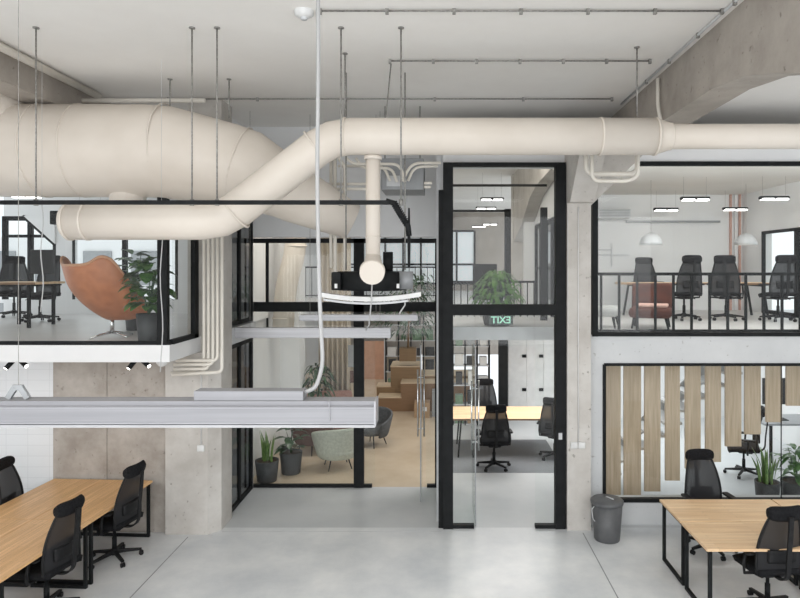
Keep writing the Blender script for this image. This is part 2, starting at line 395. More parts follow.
# inner gallery column and beam seen through the door
m = MB(); m.box(1.82, 16, FZ, 2.2, 16.4, CZ)
m.prism([(16.0, 4.30), (14.6, 4.62), (13.2, 5.1), (12.2, 5.25), (10.8, 5.3), (10.8, CZ), (16.0, CZ)], 'x', 1.85, 2.12)
struct('beam_gallery', m, 'pillar', 'concrete column and arched beam of the gallery seen through the door top', 'beam')
struct('wall_gallery_end', MB().box(-4.8, 27, 0, 7.2, 27.2, CZ), 'beam', 'far grey wall at the end of the gallery')
struct('wall_lounge_left', MB().box(-4.8, 13.42, 0, -4.6, 27, CZ).box(XL, 9.4, 0, XL + .08, 13.4, 2.48).box(XL, 9.4, FZ + .01, XL + .08, 13.4, CZ).box(-4.6, 13.42, 0, XL + .08, 13.5, CZ), 'white', 'white wall on the far side of the lounge')
# recess upper wall and returns
m = MB(); m.box(XL + .09, YR - .02, 4.16, .05, YR + .15, CZ)
struct('wall_recess', m, 'white', 'grey wall above the recessed glazing')
struct('wall_recess_return', MB().box(-.05, YW + .1, 0, .035, YR, 5.5), 'lightgrey', 'narrow grey wall return between recess and door')
struct('trim_4', MB().box(-3.20, 9.35, 2.52, -3.06, YR - .05, 2.76), 'lightgrey', 'grey slab edge on the left side of the recess', 'trim')

# upper-left office back wall
m = MB(); m.box(X(56, 13.2), 13.2, FZ + .3, X(72, 13.2), 13.4, 4.72); m.box(-9, 13.2, 4.72, XL, 13.4, CZ)
m.prism([(X(56, 13.2), 4.15), (X(56, 13.2), 4.72), (X(25, 13.2), 4.72)], 'y', 13.15, 13.4)
m.box(-9, 13.2, FZ, XL, 13.4, FZ + .3); m.box(X(178, 13.2), 13.2, FZ + .3, XL, 13.4, 4.72)
struct('wall_back_left', m, 'white', 'back wall of the left glazed office between its windows')

# ------------------------------------------------------------------ windows and doors of the setting
def framed(name, label, frame, panes, cat='window', glass='glass', mat='black'):
    root = thing(name, (frame.v[0].x, frame.v[0].y, frame.v[0].z), label, cat); root['kind'] = 'structure'
    frame.build('frame', mat, root)
    for p in panes:
        m = MB(); m.add(p, [(0, 1, 2, 3)]); m.build('pane', glass, root)
    return root
def rectY(x0, x1, z0, z1, Y): return [(x0, Y, z0), (x1, Y, z0), (x1, Y, z1), (x0, Y, z1)]
def rectX(y0, y1, z0, z1, Xv): return [(Xv, y0, z0), (Xv, y1, z0), (Xv, y1, z1), (Xv, y0, z1)]
# 1 left glazed office front and side
yf = 7.92
m = MB(); m.box(-9, yf - .03, FZ, XL, yf + .03, FZ + .045); m.box(X(158.5, yf), yf - .04, FZ, X(168, yf), yf + .05, 4.9)
m.box(-9, yf - .03, 4.84, XL, yf + .03, 4.9)
m.box(XL - .04, yf + .03, FZ, XL + .02, 8.78, FZ + .06); m.box(XL - .04, 8.65, FZ, XL + .02, 8.78, 4.9); m.box(XL - .04, yf, 4.84, XL + .02, 8.7, 4.9)
xs = X(158.5, yf)
framed('window_1', 'black-framed glass front of the upper left office', m,
       [rectY(-9, -5.6, FZ + .04, 4.84, yf), rectY(-5.595, X(66, yf) - .003, FZ + .04, 4.84, yf), rectY(X(66, yf) + .003, xs, FZ + .04, 4.84, yf), rectX(yf + .05, 8.65, FZ + .05, 4.84, XL - .01)])
# 2 lower right window
m = MB(); t = .035
m.box(wx0, YW - .02, wz0 - .03, wx1, YW + .06, wz0 + .02); m.box(wx0, YW - .02, wz1 - .02, wx1, YW + .06, wz1 + .02)
m.box(wx0 - .02, YW - .02, wz0, wx0 + .025, YW + .06, wz1); m.box(wx1 - .03, YW - .02, wz0, wx1 + .02, YW + .06, wz1)
m.box(X(781.5, YW) - .003, YW - .0, wz0, X(781.5, YW) + .004, YW + .02, wz1)
framed('window_2', 'long black-framed lower window onto the stair with hanging planks', m, [rectY(wx0, X(781.5, YW), wz0, wz1, YW + .01), rectY(X(781.5, YW) + .01, wx1, wz0, wz1, YW + .01)])
# 3 upper right glazing
m = MB(); a = X(592, YW); m.box(a, YW - .05, FZ - .02, a + .075, YW + .06, 4.68); m.box(a + .03, YW - .05, 4.6, a + .075, YW + .05, 5.16)
m.box(a, YW - .03, FZ - .02, 6.9, YW + .03, FZ + .035); m.box(X(640, YW), YW - .04, 5.10, 6.9, YW + .03, 5.16)
framed('window_3', 'frameless glass front of the upper right office with black channels', m, [rectY(a + .06, 4.3, FZ + .03, 5.12, YW), rectY(4.306, 6.9, FZ + .03, 5.12, YW)])
# 4 side window of upper right office
m = MB(); wt = .06
for (y0, y1) in ((9.6, 10.9), (10.9, 12.2), (12.2, 13.5)):
    m.box(6.78, y0, FZ, 6.84, y0 + wt, 4.42); m.box(6.78, y1 - wt, FZ, 6.84, y1, 4.42); m.box(6.78, y0, 4.36, 6.84, y1, 4.42); m.box(6.78, y0, FZ, 6.84, y1, FZ + .08)
framed('window_4', 'tall black-framed side window of the upper right office', m, [rectX(9.6, 13.5, FZ + .05, 4.38, 6.81)])
# 5 recessed glazing
zt = 4.14
def bx(m, pa, pb, ya, yb, Y, d=.05):
    return m.box(X(pa, Y), Y - d, Z(yb, Y), X(pb, Y), Y + d, Z(ya, Y))
m = MB()
bx(m, 243, 438, 238.5, 243, YR); bx(m, 243, 438, 302, 311.5, YR); bx(m, 354, 364, 238.5, 487, YR)
bx(m, 243.5, 247.5, 240, 487, YR, .03); bx(m, 266, 268.5, 240, 303, YR, .03); bx(m, 435, 438, 240, 487, YR, .03)
m.box(X(245, YR), YR - .04, 0, X(372, YR), YR + .04, .045); m.box(X(427, YR), YR - .04, 0, X(437, YR), YR + .04, .045)
framed('window_5', 'tall black-framed recessed glazing of the lounge', m,
       [rectY(X(247, YR), X(267, YR), Z(302, YR), Z(243, YR), YR), rectY(X(268, YR), X(354, YR), Z(302, YR), Z(243, YR), YR), rectY(X(364, YR), X(436, YR), Z(302, YR), Z(243, YR), YR),
        rectY(X(247, YR), X(354, YR), .04, Z(311, YR), YR), rectY(X(364, YR), X(375, YR), .04, Z(311, YR), YR), rectY(X(426, YR), X(436, YR), .04, Z(311, YR), YR), rectY(X(375, YR), X(426, YR), 2.5, Z(311, YR), YR)])
# 6 side glazing of the recess
m = MB(); xr = -3.12
for (z0, z1) in ((0, 2.5), (2.78, 4.9)):
    for y in (9.38, 9.95, YR - .1): m.box(xr - .03, y - .035, z0, xr + .02, y + .035, z1)
    m.box(xr - .03, 9.38, z1 - .06, xr + .02, YR - .08, z1); m.box(xr - .03, 9.38, z0, xr + .02, YR - .08, z0 + .06)
struct('trim_9', MB().box(-3.19, YR - .12, 0, -3.10, YR - .05, 4.16), 'lightgrey', 'light grey upright at the inner left corner of the recess', 'trim')
w6 = framed('window_6', 'narrow black-framed side glazing of the recess beside the pillar', m, [rectX(9.38, YR - .1, .05, 2.46, xr), rectX(9.38, YR - .1, 2.83, 4.86, xr)], glass='dimglass')
# 7/8 back windows of left office
m = MB()
z0, z1 = FZ + .3, 4.72; Yb = 13.25
for (a, b) in ((-9, X(56, Yb)), (X(72, Yb), X(178, Yb))):
    n = 2
    m.box(a, Yb - .04, z1 - .09, b, Yb + .04, z1)
    m.box(a, Yb - .04, 4.28, b, Yb + .04, 4.34)
    for k in range(n + 1):
        x = a + (b - a) * k / n; m.box(x - .045, Yb - .04, z0, x + .045, Yb + .04, z1)
m.bar((X(56, Yb), Yb - .06, 4.15), (X(25, Yb), Yb - .06, 4.72), .06)
framed('window_7', 'bright black-framed windows at the back of the upper left office', m, [rectY(-9, X(56, Yb), z0, z1, Yb), rectY(X(72, Yb), X(178, Yb), z0, z1, Yb)])
# 1 entrance: tall glazed screen with door
m = MB(); YD = 9.0
ztop = Z(163, YD)
m.box(X(443, YD), YD - .06, 0, X(453, YD), YD + .08, ztop); m.box(X(555, YD), YD - .06, 0, X(565, YD), YD + .08, ztop)
m.box(X(453, YD), YD - .06, ztop - .05, X(555, YD), YD + .08, ztop)
m.box(X(453, YD), YD - .06, Z(315, YD), X(555, YD), YD + .08, Z(304.5, YD))
m.box(X(453, YD), YD - .04, 0, X(474, YD), YD + .04, .05); m.box(X(535, YD), YD - .04, 0, X(555, YD), YD + .04, .05)
m.box(X(438.5, YD), YD - .02, 0, X(443.5, YD), YD + .06, Z(190, YD))
d1 = framed('door_1', 'tall black steel entrance frame with glass panels and open glass door', m,
       [rectY(X(453, YD), X(555, YD), Z(304, YD), ztop - .05, YD), rectY(X(453, YD), X(475, YD), .05, Z(315, YD), YD), rectY(X(535, YD), X(555, YD), .05, Z(315, YD), YD), rectY(X(476, YD), X(534, YD), 2.55, Z(315, YD), YD)], 'door')
def leafdoor(parent, x, y0, y1, z0, z1, hy, hz0, hz1):
    m = MB(); m.box(x - .006, y0, z0, x + .006, y1, z1); lf = m.build('door_leaf', 'glassdoor', parent)
    m = MB(); m.box(x - .009, y0 - .004, z0, x + .009, y0 + .004, z1); m.build('edge_strip', 'grey', lf)
    for s in (-1, 1):
        m = MB(); xx = x + s * .05
        m.tube([(xx, hy, hz0), (xx, hy, hz1)], .012, 8)
        for zz in (hz0 + .12, hz1 - .12): m.tube([(x, hy, zz), (xx, hy, zz)], .008, 8)
        m.build('pull_handle', 'chrome', lf)
leafdoor(d1, .5, YD + .02, YD + .92, .01, 2.5, YD + .12, 1.05, 2.05)
m = MB(); m.cbox((X(559.5, YD), YD - .066, Z(435, YD)), (.05, .012, .09)); m.build('lock_plate', 'lightgrey', d1)
d2 = thing('door_2', (-.25, YR - .1, 0), 'open glass door leaf with steel pulls in the recess', 'door'); d2['kind'] = 'structure'
leafdoor(d2, -.30, YR - .72, YR - .03, .01, 2.45, YR - .60, 1.0, 2.05)

# ------------------------------------------------------------------ ducts and pipes
def ring(m, c, axis, r, w=.012, h=.008):
    q = Vector(axis).normalized().to_track_quat('Z', 'Y').to_matrix().to_4x4()
    m.lathe([(r, -w), (r + h, -w), (r + h, w), (r, w)], c, 32, q)
YT = 6.8
duct = thing('thin_duct', P(340, 222, YT), 'long slim cream air duct stepping down across the whole hall', 'duct')
r = .195
path = arc([P(69, 221.5, YT), P(222, 221.5, YT), P(332, 136.5, YT), P(655, 136.5, YT)], .20, 2)
m = MB(); m.tube(path, r, 36); 
m.build('duct_run', 'duct', duct)
m = MB(); m.tube([P(655, 136.5, YT), P(672, 136.5, YT), P(690, 136.5, YT), P(960, 136.5, YT)], [r, .135, .132, .132], 32); m.build('reduced_run', 'duct', duct)
m = MB(); m.tube([P(64.5, 221.5, YT), P(66, 221.5, YT), P(70, 221.5, YT)], [.12, .175, r], 32); m.build('end_cap', 'duct', duct)
def seam(parent, *a):
    m = MB(); ring(m, *a); return m.build('seam_ring', 'duct', parent)
for px in (70, 88): seam(duct, P(px, 221.5, YT), (1, 0, 0), r)
for (px, py, ax) in ((236, 212.5, (110, 0, 85)), (316, 147, (110, 0, 85)), (345, 136.5, (1, 0, 0)), (600, 136.5, (1, 0, 0)), (655, 136.5, (1, 0, 0)), (670, 136.5, (1, 0, 0))):
    seam(duct, P(px, py, YT), ax, r if px < 660 else .137)

YG = 7.95
big = thing('large_duct', P(150, 150, YG), 'very wide cream air duct below the ceiling above the left office', 'duct')
m = MB(); rb = .57
path = [P(-120, 150, YG), P(150, 151.5, YG), P(168, 153, YG), P(232, 165, YG + .05), P(246, 169, YG + .1), P(288, 190, 8.25), P(300, 197, 8.3), P(352, 222, 8.5)]
rr = []
for p in path:
    px = p.x / p.y * F + CX
    rr.append(rb if px < 169 else rb - (px - 168) / 78 * .08 if px < 250 else max(.24, .49 - (px - 246) / 100 * .24))
m.tube(path, rr, 44); m.build('duct_run', 'duct', big)
m = MB(); m.tube([P(128, 175, YG), P(128, 203, YG)], .21, 28); m.build('outlet_stub', 'duct', big)
m = MB(); m.tube([P(-80, 10, YG - .15), P(-38, 85, YG - .15), P(6, 155, YG - .1)], .50, 40); m.build('elbow', 'duct', big)
ring_a = MB(); ring(ring_a, P(-24, 107, YG - .14), (38, 0, -62), .50, .012, .01); ring_a.build('elbow_seam', 'duct', big)
for px in (46, 84, 168): seam(big, P(px, 151, YG), (1, 0, 0), rb, .010, .008)
seam(big, P(240, 167, YG + .08), (1, .1, -.3), .502, .010, .008)

vd = thing('drop_duct', P(372, 282, YT + .05), 'slim vertical cream duct ending in a round outlet above the recess', 'duct')
m = MB(); m.tube([P(373, 148, YT + .05), P(373, 262, YT + .05)], .078, 24); m.build('duct_run', 'duct', vd)
m = MB(); m.tube(arc([P(373, 258, YT + .05), P(373, 274, YT + .05), P(371, 278, YT - .25)], .08, 6), [.078] * 3 + [.095, .12, .135, .14, .14][:6], 24) if False else m.tube([P(373, 256, YT + .05), P(373, 264, YT + .03), P(372.5, 270, YT - .03), P(372, 273, YT - .12)], [.08, .10, .135, .13], 24)
m.build('outlet', 'duct', vd)
for py in (237, 257): seam(vd, P(373, py, YT + .05), (0, 0, 1), .078, .006, .005)
seam(vd, P(373, 158, YT + .05), (0, 0, 1), .085, .02, .01)

# black drum unit hanging in the recess
yu = 7.7
un = thing('ventilation_unit', P(372, 290, yu), 'black round ventilation unit on rods above a bowed light reflection', 'ventilation unit')
m = MB(); c = P(372, 290, yu); m.lathe([(0, 0), (.40, 0), (.42, .015), (.42, .20), (.40, .225), (0, .225)], c, 36); m.build('drum', 'black', un, bevel=0)
m = MB(); c2 = P(388, 272, yu); m.tube([c2, P(388, 252, yu)], .06, 18); m.build('flue', 'black', un)
m = MB(); m.tube([P(406, 289, yu - .2), P(406, 271.5, yu - .2)], .085, 22); m.build('silver_canister', 'grey', un)
m = MB(); m.cbox(P(337, 281, yu - .25), (.11, .14, .21)); m.build('side_box', 'black', un, bevel=.01)
for px in (336, 398):
    m = MB(); m.cbox(P(px, 286, yu - .43), (.03, .02, .05)); m.build('connector', 'whiteplastic', un)
for px in (346, 405):
    m = MB(); m.tube([P(px, 270, yu), Vector((X(px, yu), yu, CZ))], .009, 6); m.build('hanger_rod', 'rod', un)

# curved and straight solid bars standing for light reflections in the glass
def reflection_bar(name, x0, x1, ya, yb, Y, label, drop=None, mat='alu', depth=.06, grp='solid bars for light reflections in the recess'):
    o = thing(name, ((X(x0, Y) + X(x1, Y)) / 2, Y, Z(yb, Y)), label, 'light', grp)
    m = MB(); m.box(X(x0, Y), Y - depth, Z(yb, Y), X(x1, Y), Y + depth, Z(ya, Y)); m.build('housing', mat, o, bevel=.006)
    m = MB(); m.box(X(x0, Y) + .02, Y - depth * .7, Z(yb, Y) - .004, X(x1, Y) - .02, Y + depth * .7, Z(yb, Y) + .001); m.build('diffuser', 'whiteplastic', o)
    for px in drop or ():
        m = MB(); m.tube([(X(px, Y), Y, Z(ya, Y)), (X(px, Y), Y, CZ)], .003, 5); m.build('suspension_wire', 'rod', o)
    return o
o = thing('light_or_reflection_bar', P(373, 297, 7.3), 'slightly bowed white bar modelling a light reflection just under the black drum', 'light')  # reflection of a light in wavy glass, modelled as a solid bar
m = MB(); Yc = 7.3
def bow(px, off): return P(px, 291.5 + 5.2 * (1 - ((px - 370) / 52) ** 2) + off, Yc)
pts = [320 + 101 * k / 24 for k in range(25)]
poly = [bow(p, 0) for p in pts] + [bow(p, 4.5) for p in reversed(pts)]
m.prism([(p.x, p.z) for p in poly], 'y', Yc - .07, Yc + .07); m.build('housing', 'whiteplastic', o)
m = MB(); m.prism([(p.x, p.z) for p in [bow(q, 5.6) for q in pts[1:-3]] + [bow(q, 7.6) for q in reversed(pts[1:-3])]], 'y', Yc - .05, Yc + .02); m.build('lower_rail', 'lightgrey', o)
m = MB(); m.tube([P(372, 282, Yc - .1), P(371.5, 300, Yc - .1), P(369, 325, Yc + .2), P(366, 330, Yc + .3)], .008, 6); m.tube([P(405, 299, Yc), P(405, 305, Yc), P(401, 311, Yc), P(399, 314, Yc)], .008, 6)
m.build('cable', 'cord', o)
reflection_bar('light_or_reflection_bar', 300, 418, 314.5, 320.5, 9.8, 'thin pale bar modelling a light reflection across the recess above the long one', (310, 376))  # pale glass reflections of lights, added here as hanging bars
reflection_bar('light_or_reflection_bar', 236, 391, 327.5, 337.5, 9.6, 'long pale bar modelling a light reflection across the recess in front of the mullion', (250, 380))

# near linear light with driver tray
Yn = 3.6
nl = thing('light_or_reflection_bar', P(190, 425, Yn), 'big near aluminium linear light spanning the view above the desks', 'light')
zb, ztp = Z(425, Yn), Z(399, Yn)
x0, x1 = X(-70, Yn), X(376, Yn)
m = MB(); m.prism([(Yn - .05, zb + .012), (Yn - .075, zb + .03), (Yn - .075, ztp - .03), (Yn - .06, ztp - .022), (Yn - .06, ztp), (Yn + .06, ztp), (Yn + .075, ztp - .03), (Yn + .075, zb + .03), (Yn + .05, zb + .012)], 'x', x0, x1)
m.build('housing', 'alunear', nl)
m = MB(); m.box(x0, Yn - .079, zb + .026, x1, Yn - .06, zb + .031); m.box(x0, Yn - .079, ztp - .036, x1, Yn - .06, ztp - .032); m.build('groove', 'aludark', nl)
m = MB(); m.box(x0, Yn - .062, zb, x1, Yn + .062, zb + .016); m.build('diffuser', 'diffoff', nl)
m = MB(); m.box(x1 - .004, Yn - .077, zb + .01, x1 + .006, Yn + .077, ztp + .002); m.build('end_cap', 'aludark', nl)
m = MB(); m.tube([P(330, 399, Yn - .05), P(329, 402, Yn - .08), P(330, 420, Yn - .08)], .003, 5); m.build('joint_wire', 'aludark', nl)
m = MB(); m.bar(P(8, 398.5, Yn), P(15, 387.5, Yn), .02, .03); m.bar(P(28, 398.5, Yn), P(21, 387.5, Yn), .02, .03); m.bar(P(13, 387.5, Yn), P(23, 387.5, Yn), .018, .03); m.build('hanger_bracket', 'grey', nl)
m = MB(); m.tube([P(18.5, 388, Yn), (X(18.5, Yn), Yn, CZ)], .0018, 5); m.build('suspension_wire', 'rod', nl)
dt = thing('driver_tray', P(250, 399, Yn), 'small aluminium driver tray lying on the big near linear light', 'tray')
m = MB(); m.box(X(197, Yn), Yn - .05, ztp, X(305, Yn), Yn + .05, Z(389.5, Yn)); m.build('tray_body', 'alunear', dt, bevel=.003)
m = MB(); m.tube(arc([P(303, 393, Yn), P(316, 388, Yn), P(323, 365, Yn), P(319.5, 300, Yn), P(317, 180, Yn), P(318.5, 60, Yn), Vector((X(317, Yn), Yn, CZ))], .25, 8), .0115, 10)
tag(m.build('power_cable', 'cordnear', None), 'thick white power cable curving down to the driver tray', 'cable')

# black track with rods
Yk = 6.25
tk = thing('cable_track', P(190, 203, Yk), 'long straight black cable track hung in front of the ducts', 'track')
m = MB(); m.box(X(-100, Yk), Yk - .03, Z(204.5, Yk), X(389, Yk), Yk + .03, Z(200.5, Yk)); m.build('track_rail', 'black', tk)
m = MB(); m.tube([P(386, 201, Yk), P(394, 203, Yk), P(400, 214, Yk), P(408, 226, Yk), P(409, 236, Yk)], .028, 10)
for k in range(12):
    a = P(394, 203, Yk).lerp(P(408, 226, Yk), k / 12); ring(m, a, (14, 0, -23), .028, .006, .008)
m.build('flexible_conduit', 'black', tk)
m = MB(); m.tube([P(409, 208, Yk), P(409, 240, Yk), P(409, 268, Yk)], [.008, .016, .012], 8); m.build('plug_lead', 'black', tk)
for px in (36, 192, 217, 341, 401):
    m = MB(); x = X(px, Yk); m.tube([(x, Yk, Z(204, Yk)), (x, Yk, CZ)], .0085, 6); m.lathe([(.0, 0), (.03, 0), (.03, .012), (0, .012)], (x, Yk, CZ - .012), 10); m.lathe([(0, -.03), (.022, -.03), (.022, .03), (0, .03)], (x, Yk, Z(202.5, Yk)), 8)
    m.build('hanger_rod', 'rod', tk)
# rods carrying ducts
for (px, Y, yb_, lab, par) in ((637, YT, 120, 'x', duct), (345, YT + .2, 125, 'x', duct), (170, YG, 112, 'x', big), (229, YG, 118, 'x', big), (52, YG, 108, 'x', big)):
    m = MB(); m.tube([P(px, yb_, Y), (X(px, Y), Y, CZ)], .009, 6); m.lathe([(0, 0), (.03, 0), (.03, .012), (0, .012)], (X(px, Y), Y, CZ - .012), 10); m.build('hanger_rod', 'rod', par)

# conduits on ceiling and walls
def run(name, pts, r, mat, label, cat='pipe', rad=.08, clips=None, group=None):
    pts = arc(pts, rad, 5) if len(pts) > 2 else [Vector(p) for p in pts]
    o = thing(name, tuple(pts[-1]), label, cat, group)
    m = MB(); m.tube(pts, r, 10); m.build('pipe_run', mat, o)
    if clips:
        for c in clips:
            m = MB(); m.cbox(c, (.03, .03, .05)); m.build('clip', 'rod', o)
    return o
zc = CZ - .02
for (ya, pa, pb, lab) in ((11, 320, 722, 'ceiling conduit nearest the camera, starting at the smoke detector'), (61, 390, 650, 'short ceiling conduit with a drop at its left end'), (99, 80, 612, 'long thin conduit along the far edge of the ceiling')):
    Y = F * (zc - EYE) / (CY - ya)
    run('ceiling_conduit', [(X(pa, Y), Y, zc), (X(pb, Y), Y, zc)], .009, 'rod', lab, clips=[(X(pa + (pb - pa) * k / 6, Y), Y, CZ - .025) for k in range(7)])
run('ceiling_conduit', [(2.58, 3, zc), (2.58, YW, zc)], .014, 'lightgrey', 'pair of conduits running along the foot of the arched beam', clips=[(2.58, 4 + k * .8, CZ - .025) for k in range(6)])
run('ceiling_conduit', [(X(391, 7.3), 7.3, zc), (X(386, 7.3), 7.3, Z(116, 7.3)), (X(385, 7.3), 7.3, Z(122, 7.3))], .008, 'rod', 'conduit dropping from ceiling to slim duct')
run('beam_pipe', [(2.62, 7.7, 5.93), (2.62, 7.7, 5.60), (2.62, 7.6, 5.40)], .022, 'pipe', 'short cream pipe dropping down the arched beam to the duct')
for (dx, dz, rr_, lab) in ((0, 0, .045, 'thick cream pipe on the ceiling above the large duct'), (-.28, -.14, .028, 'thinner cream pipe below the thick ceiling pipe at left')):
    run('ceiling_pipe', [(-4.55 + dx, 4, CZ - .06 + dz), (-4.55 + dx, 8.55, CZ - .06 + dz)], rr_, 'pipe', lab)
run('ceiling_pipe', [(-4.9, 8.45, 5.86), (-3.1, 8.45, 5.86)], .03, 'pipe', 'short cross pipe where the ceiling pipes end')
sd = thing('smoke_detector', (X(304, 5.85), 5.85, CZ - .06), 'round white smoke detector on the ceiling', 'detector')
m = MB(); m.lathe([(0, 0), (.05, 0), (.085, .02), (.09, .06)], (X(304, 5.85), 5.85, CZ - .06), 24); m.build('housing', 'whiteplastic', sd)
m = MB(); m.lathe([(0, -.02), (.03, -.02), (.035, .002)], (X(304, 5.85), 5.85, CZ - .06), 16); m.build('sensor', 'lightgrey', sd)

# pipes under slim duct in the recess
Yp = 8.9
for k, (pts, lab) in enumerate((
    ([(345, 240 + 30, 0), (345, 166, 0), (338, 158, 0), (338, 130, 0)], 'upright cream pipe in the recess, rightmost of three, beside the slim duct'),
    ([(335, 272, 0), (335, 150, 0)], 'upright cream pipe in the recess, middle of three'),
    ([(331, 268, 0), (331, 150, 0)], 'upright cream pipe in the recess, leftmost of three'),
    ([(346, 158, 0), (353, 164, 0), (400, 164, 0), (405, 182, 0)], 'cream pipe bending down onto the left of the grey box, outer'),
    ([(356, 158, 0), (362, 168, 0), (392, 168, 0), (397, 182, 0)], 'cream pipe bending down onto the left of the grey box, middle'),
    ([(338, 166, 0), (384, 166, 0), (390, 181, 0)], 'cream pipe bending down onto the left of the grey box, inner'),
    ([(441, 163, 0), (412, 163, 0), (402, 181, 0)], 'cream pipe from the door top bending down to the grey box, outer'),
    ([(438, 166, 0), (414, 167, 0), (408, 181, 0)], 'cream pipe from the door top bending down to the grey box, inner'),
    ([(325, 184, 0), (380, 184, 0)], 'upper of two level cream pipes left of the grey box'),
    ([(325, 189, 0), (380, 189, 0)], 'lower of two level cream pipes left of the grey box'),
    ([(424, 183, 0), (432, 183, 0)], 'upper pipe stub on the right of the grey box'),
    ([(424, 187, 0), (431, 187, 0)], 'lower pipe stub on the right of the grey box'))):
    yy = Yp + (k % 3) * .05
    run('recess_pipe', [P(a, b, yy) for (a, b, _) in pts], .02 if k > 2 else .024, 'pipe', lab, group='cream pipes in the recess', rad=.12)
ac = thing('air_handler', P(403, 191, 9.3), 'grey metal air handling box high in the recess', 'air conditioner')
m = MB(); p0 = P(382, 191, 9.3); p1 = P(424, 160, 9.3); m.box(p0.x, 9.15, p0.z, p1.x, 9.9, p1.z); m.build('housing', 'grey', ac, bevel=.01)
m = MB(); m.box(p0.x + .08, 9.135, p0.z + .05, p0.x + .3, 9.15, p0.z + .2); m.build('cover_plate', 'lightgrey', ac)
for px in (385, 420):
    m = MB(); m.tube([(X(px, 9.3), 9.3, p1.z), (X(px, 9.3), 9.3, CZ)], .008, 6); m.build('hanger_rod', 'rod', ac)

# pipes at the left pillar
Yq = 8.55
for k, (px, py, pe) in enumerate(((204, 373, 171), (208.5, 369, 174), (213, 364.5, 174), (217.5, 360.5, 176), (222, 372, 172))):
    pts = [P(px, 205, Yq - .02 * k), P(px, py, Yq - .02 * k), P(pe, py + (3 if k == 4 else 0), Yq - .02 * k)]
    run('pillar_pipe', pts, .022, 'pipe', 'cream riser pipe bending left under the office, %s of five' % ['innermost', 'second', 'third', 'fourth', 'outermost'][k], group='riser pipes at the left pillar', rad=.07)
# rectangular pipe loop at right pillar bracket
run('bracket_pipe', [P(586, 150, 7.75), P(586, 174, 7.75), P(632, 174, 7.75), P(637, 170, 7.75), P(637, 150, 7.75)], .03, 'pipe', 'outer cream pipe loop below the slim duct at the right pillar', rad=.1)
run('bracket_pipe', [P(592, 150, 7.6), P(592, 181, 7.6), P(629, 181, 7.6), P(638, 176, 7.6), P(638, 150, 7.6)], .022, 'pipe', 'lower cream pipe loop at the right pillar bracket', rad=.1)

def switch(px, py, Y, n, label, ztop_, off=0):
    c = P(px, py, Y); o = thing('wall_switch', (c.x, Y, c.z - .05), label, 'switch')
    for k in range(n):
        m = MB(); m.rbox(c.x - .055 + k * .105 - (n - 1) * .052, -.03, -.045, c.x + .045 + k * .105 - (n - 1) * .052, .0, .045, .012, 3)
        m.v = [Vector((v.x, v.y + Y, v.z + c.z)) for v in m.v]; m.build('switch_plate', 'whiteplastic', o)
    m = MB(); m.tube([(c.x, Y - .015, c.z + .04), (c.x, Y - .015, ztop_)], .008, 8); m.build('conduit', 'whiteplastic', o)
switch(578, 445, 8.9, 2, 'double white switch box on the right pillar with its conduit', 4.5)
switch(201.5, 448, 8.76, 1, 'single white switch box on the left chamfered pillar', 2.3)

# thin dangling cords in front of left office
for (px, yb_, Y, lab) in ((42, 312, 7.2, 'thin white cord dangling before the upper left office window'), (161.5, 372, 7.2, 'thin white cord hanging in front of the black corner post'), ):
    m = MB(); m.tube([P(px + 1.3 * math.sin(k * .9), 205 + (yb_ - 205) * k / 12, Y) for k in range(13)], .006, 6)
    m.tube([P(px + 1.3 * math.sin(0), 205, Y), (X(px, Y), Y, CZ)], .002, 5)
    tag(m.build('thin_cable', 'cord', None), lab, 'cord')

# spot lights and dome under the left slab
def spot(px, py, Y, a, label):
    c = P(px, py, Y); c.z = 2.49; o = thing('spotlight', tuple(c), label, 'light', 'black spotlights under the left office')
    m = MB(); m.cbox((c.x, Y, 2.475), (.20, .06, .03)); m.build('mounting_plate', 'black', o)
    for s in (-1, 1):
        d = Vector((s * .5 * a + .25, -.35, -.45)).normalized(); s0 = Vector((c.x + s * .06, Y, 2.45))
        m = MB(); m.tube([s0 - d * .02, s0 + d * .11], .03, 14); h = m.build('lamp_head', 'black', o)
        m = MB(); m.tube([s0 + d * .108, s0 + d * .113], .024, 14); m.build('lens', 'lampwhite', h)
spot(17, 366, 8.2, 1, 'black twin spotlight at the left end under the left office')
spot(139, 366, 8.2, 1, 'black twin spotlight beside the small white dome light')
dm = thing('dome_light', P(162, 372, 8.1), 'small white dome light under the left office', 'light')
c = P(162, 372, 8.1); c.z = 2.49
m = MB(); m.lathe([(0, -.09), (.04, -.08), (.065, -.045), (.07, -.02)], c, 20); m.build('diffuser', 'whiteplastic', dm)
m = MB(); m.lathe([(.075, -.025), (.08, -.02), (.08, 0)], c, 20); m.build('rim', 'lightgrey', dm)

# ------------------------------------------------------------------ desks
def make_desk(top, L=1.4, D=.7, H=.75):
    o = thing('desk', (0, 0, 0), 'x', 'desk')
    g = .003
    m = MB(); m.box(-L / 2 + g, -D / 2 + g, H - .028, L / 2 - g, D / 2 - g, H); m.build('desktop', top, o, world=False, bevel=.002)
    for s in (-1, 1):
        x = s * (L / 2 - .05); m = MB(); w = .035
        m.box(x - w / 2, -D / 2 + .02, 0, x + w / 2, -D / 2 + .02 + w, H - .03); m.box(x - w / 2, D / 2 - .02 - w, 0, x + w / 2, D / 2 - .02, H - .03)
        m.box(x - w / 2, -D / 2 + .02 + w, 0, x + w / 2, D / 2 - .02 - w, w); m.box(x - w / 2, -D / 2 + .02 + w, H - .065, x + w / 2, D / 2 - .02 - w, H - .03)
        m.build('leg_frame', 'black', o, world=False)
    m = MB(); m.box(-L / 2 + .07, -.02, H - .065, L / 2 - .07, .02, H - .03); m.build('cross_rail', 'black', o, world=False)
    return o
dl = make_desk('oak'); dr = make_desk('oakpale')
dvec = Vector((.057, 1, 0)).normalized(); nvec = Vector((1, -.057, 0)).normalized(); p0 = Vector((-3.92, 8.74, 0))
ang = math.atan2(dvec.y, dvec.x)
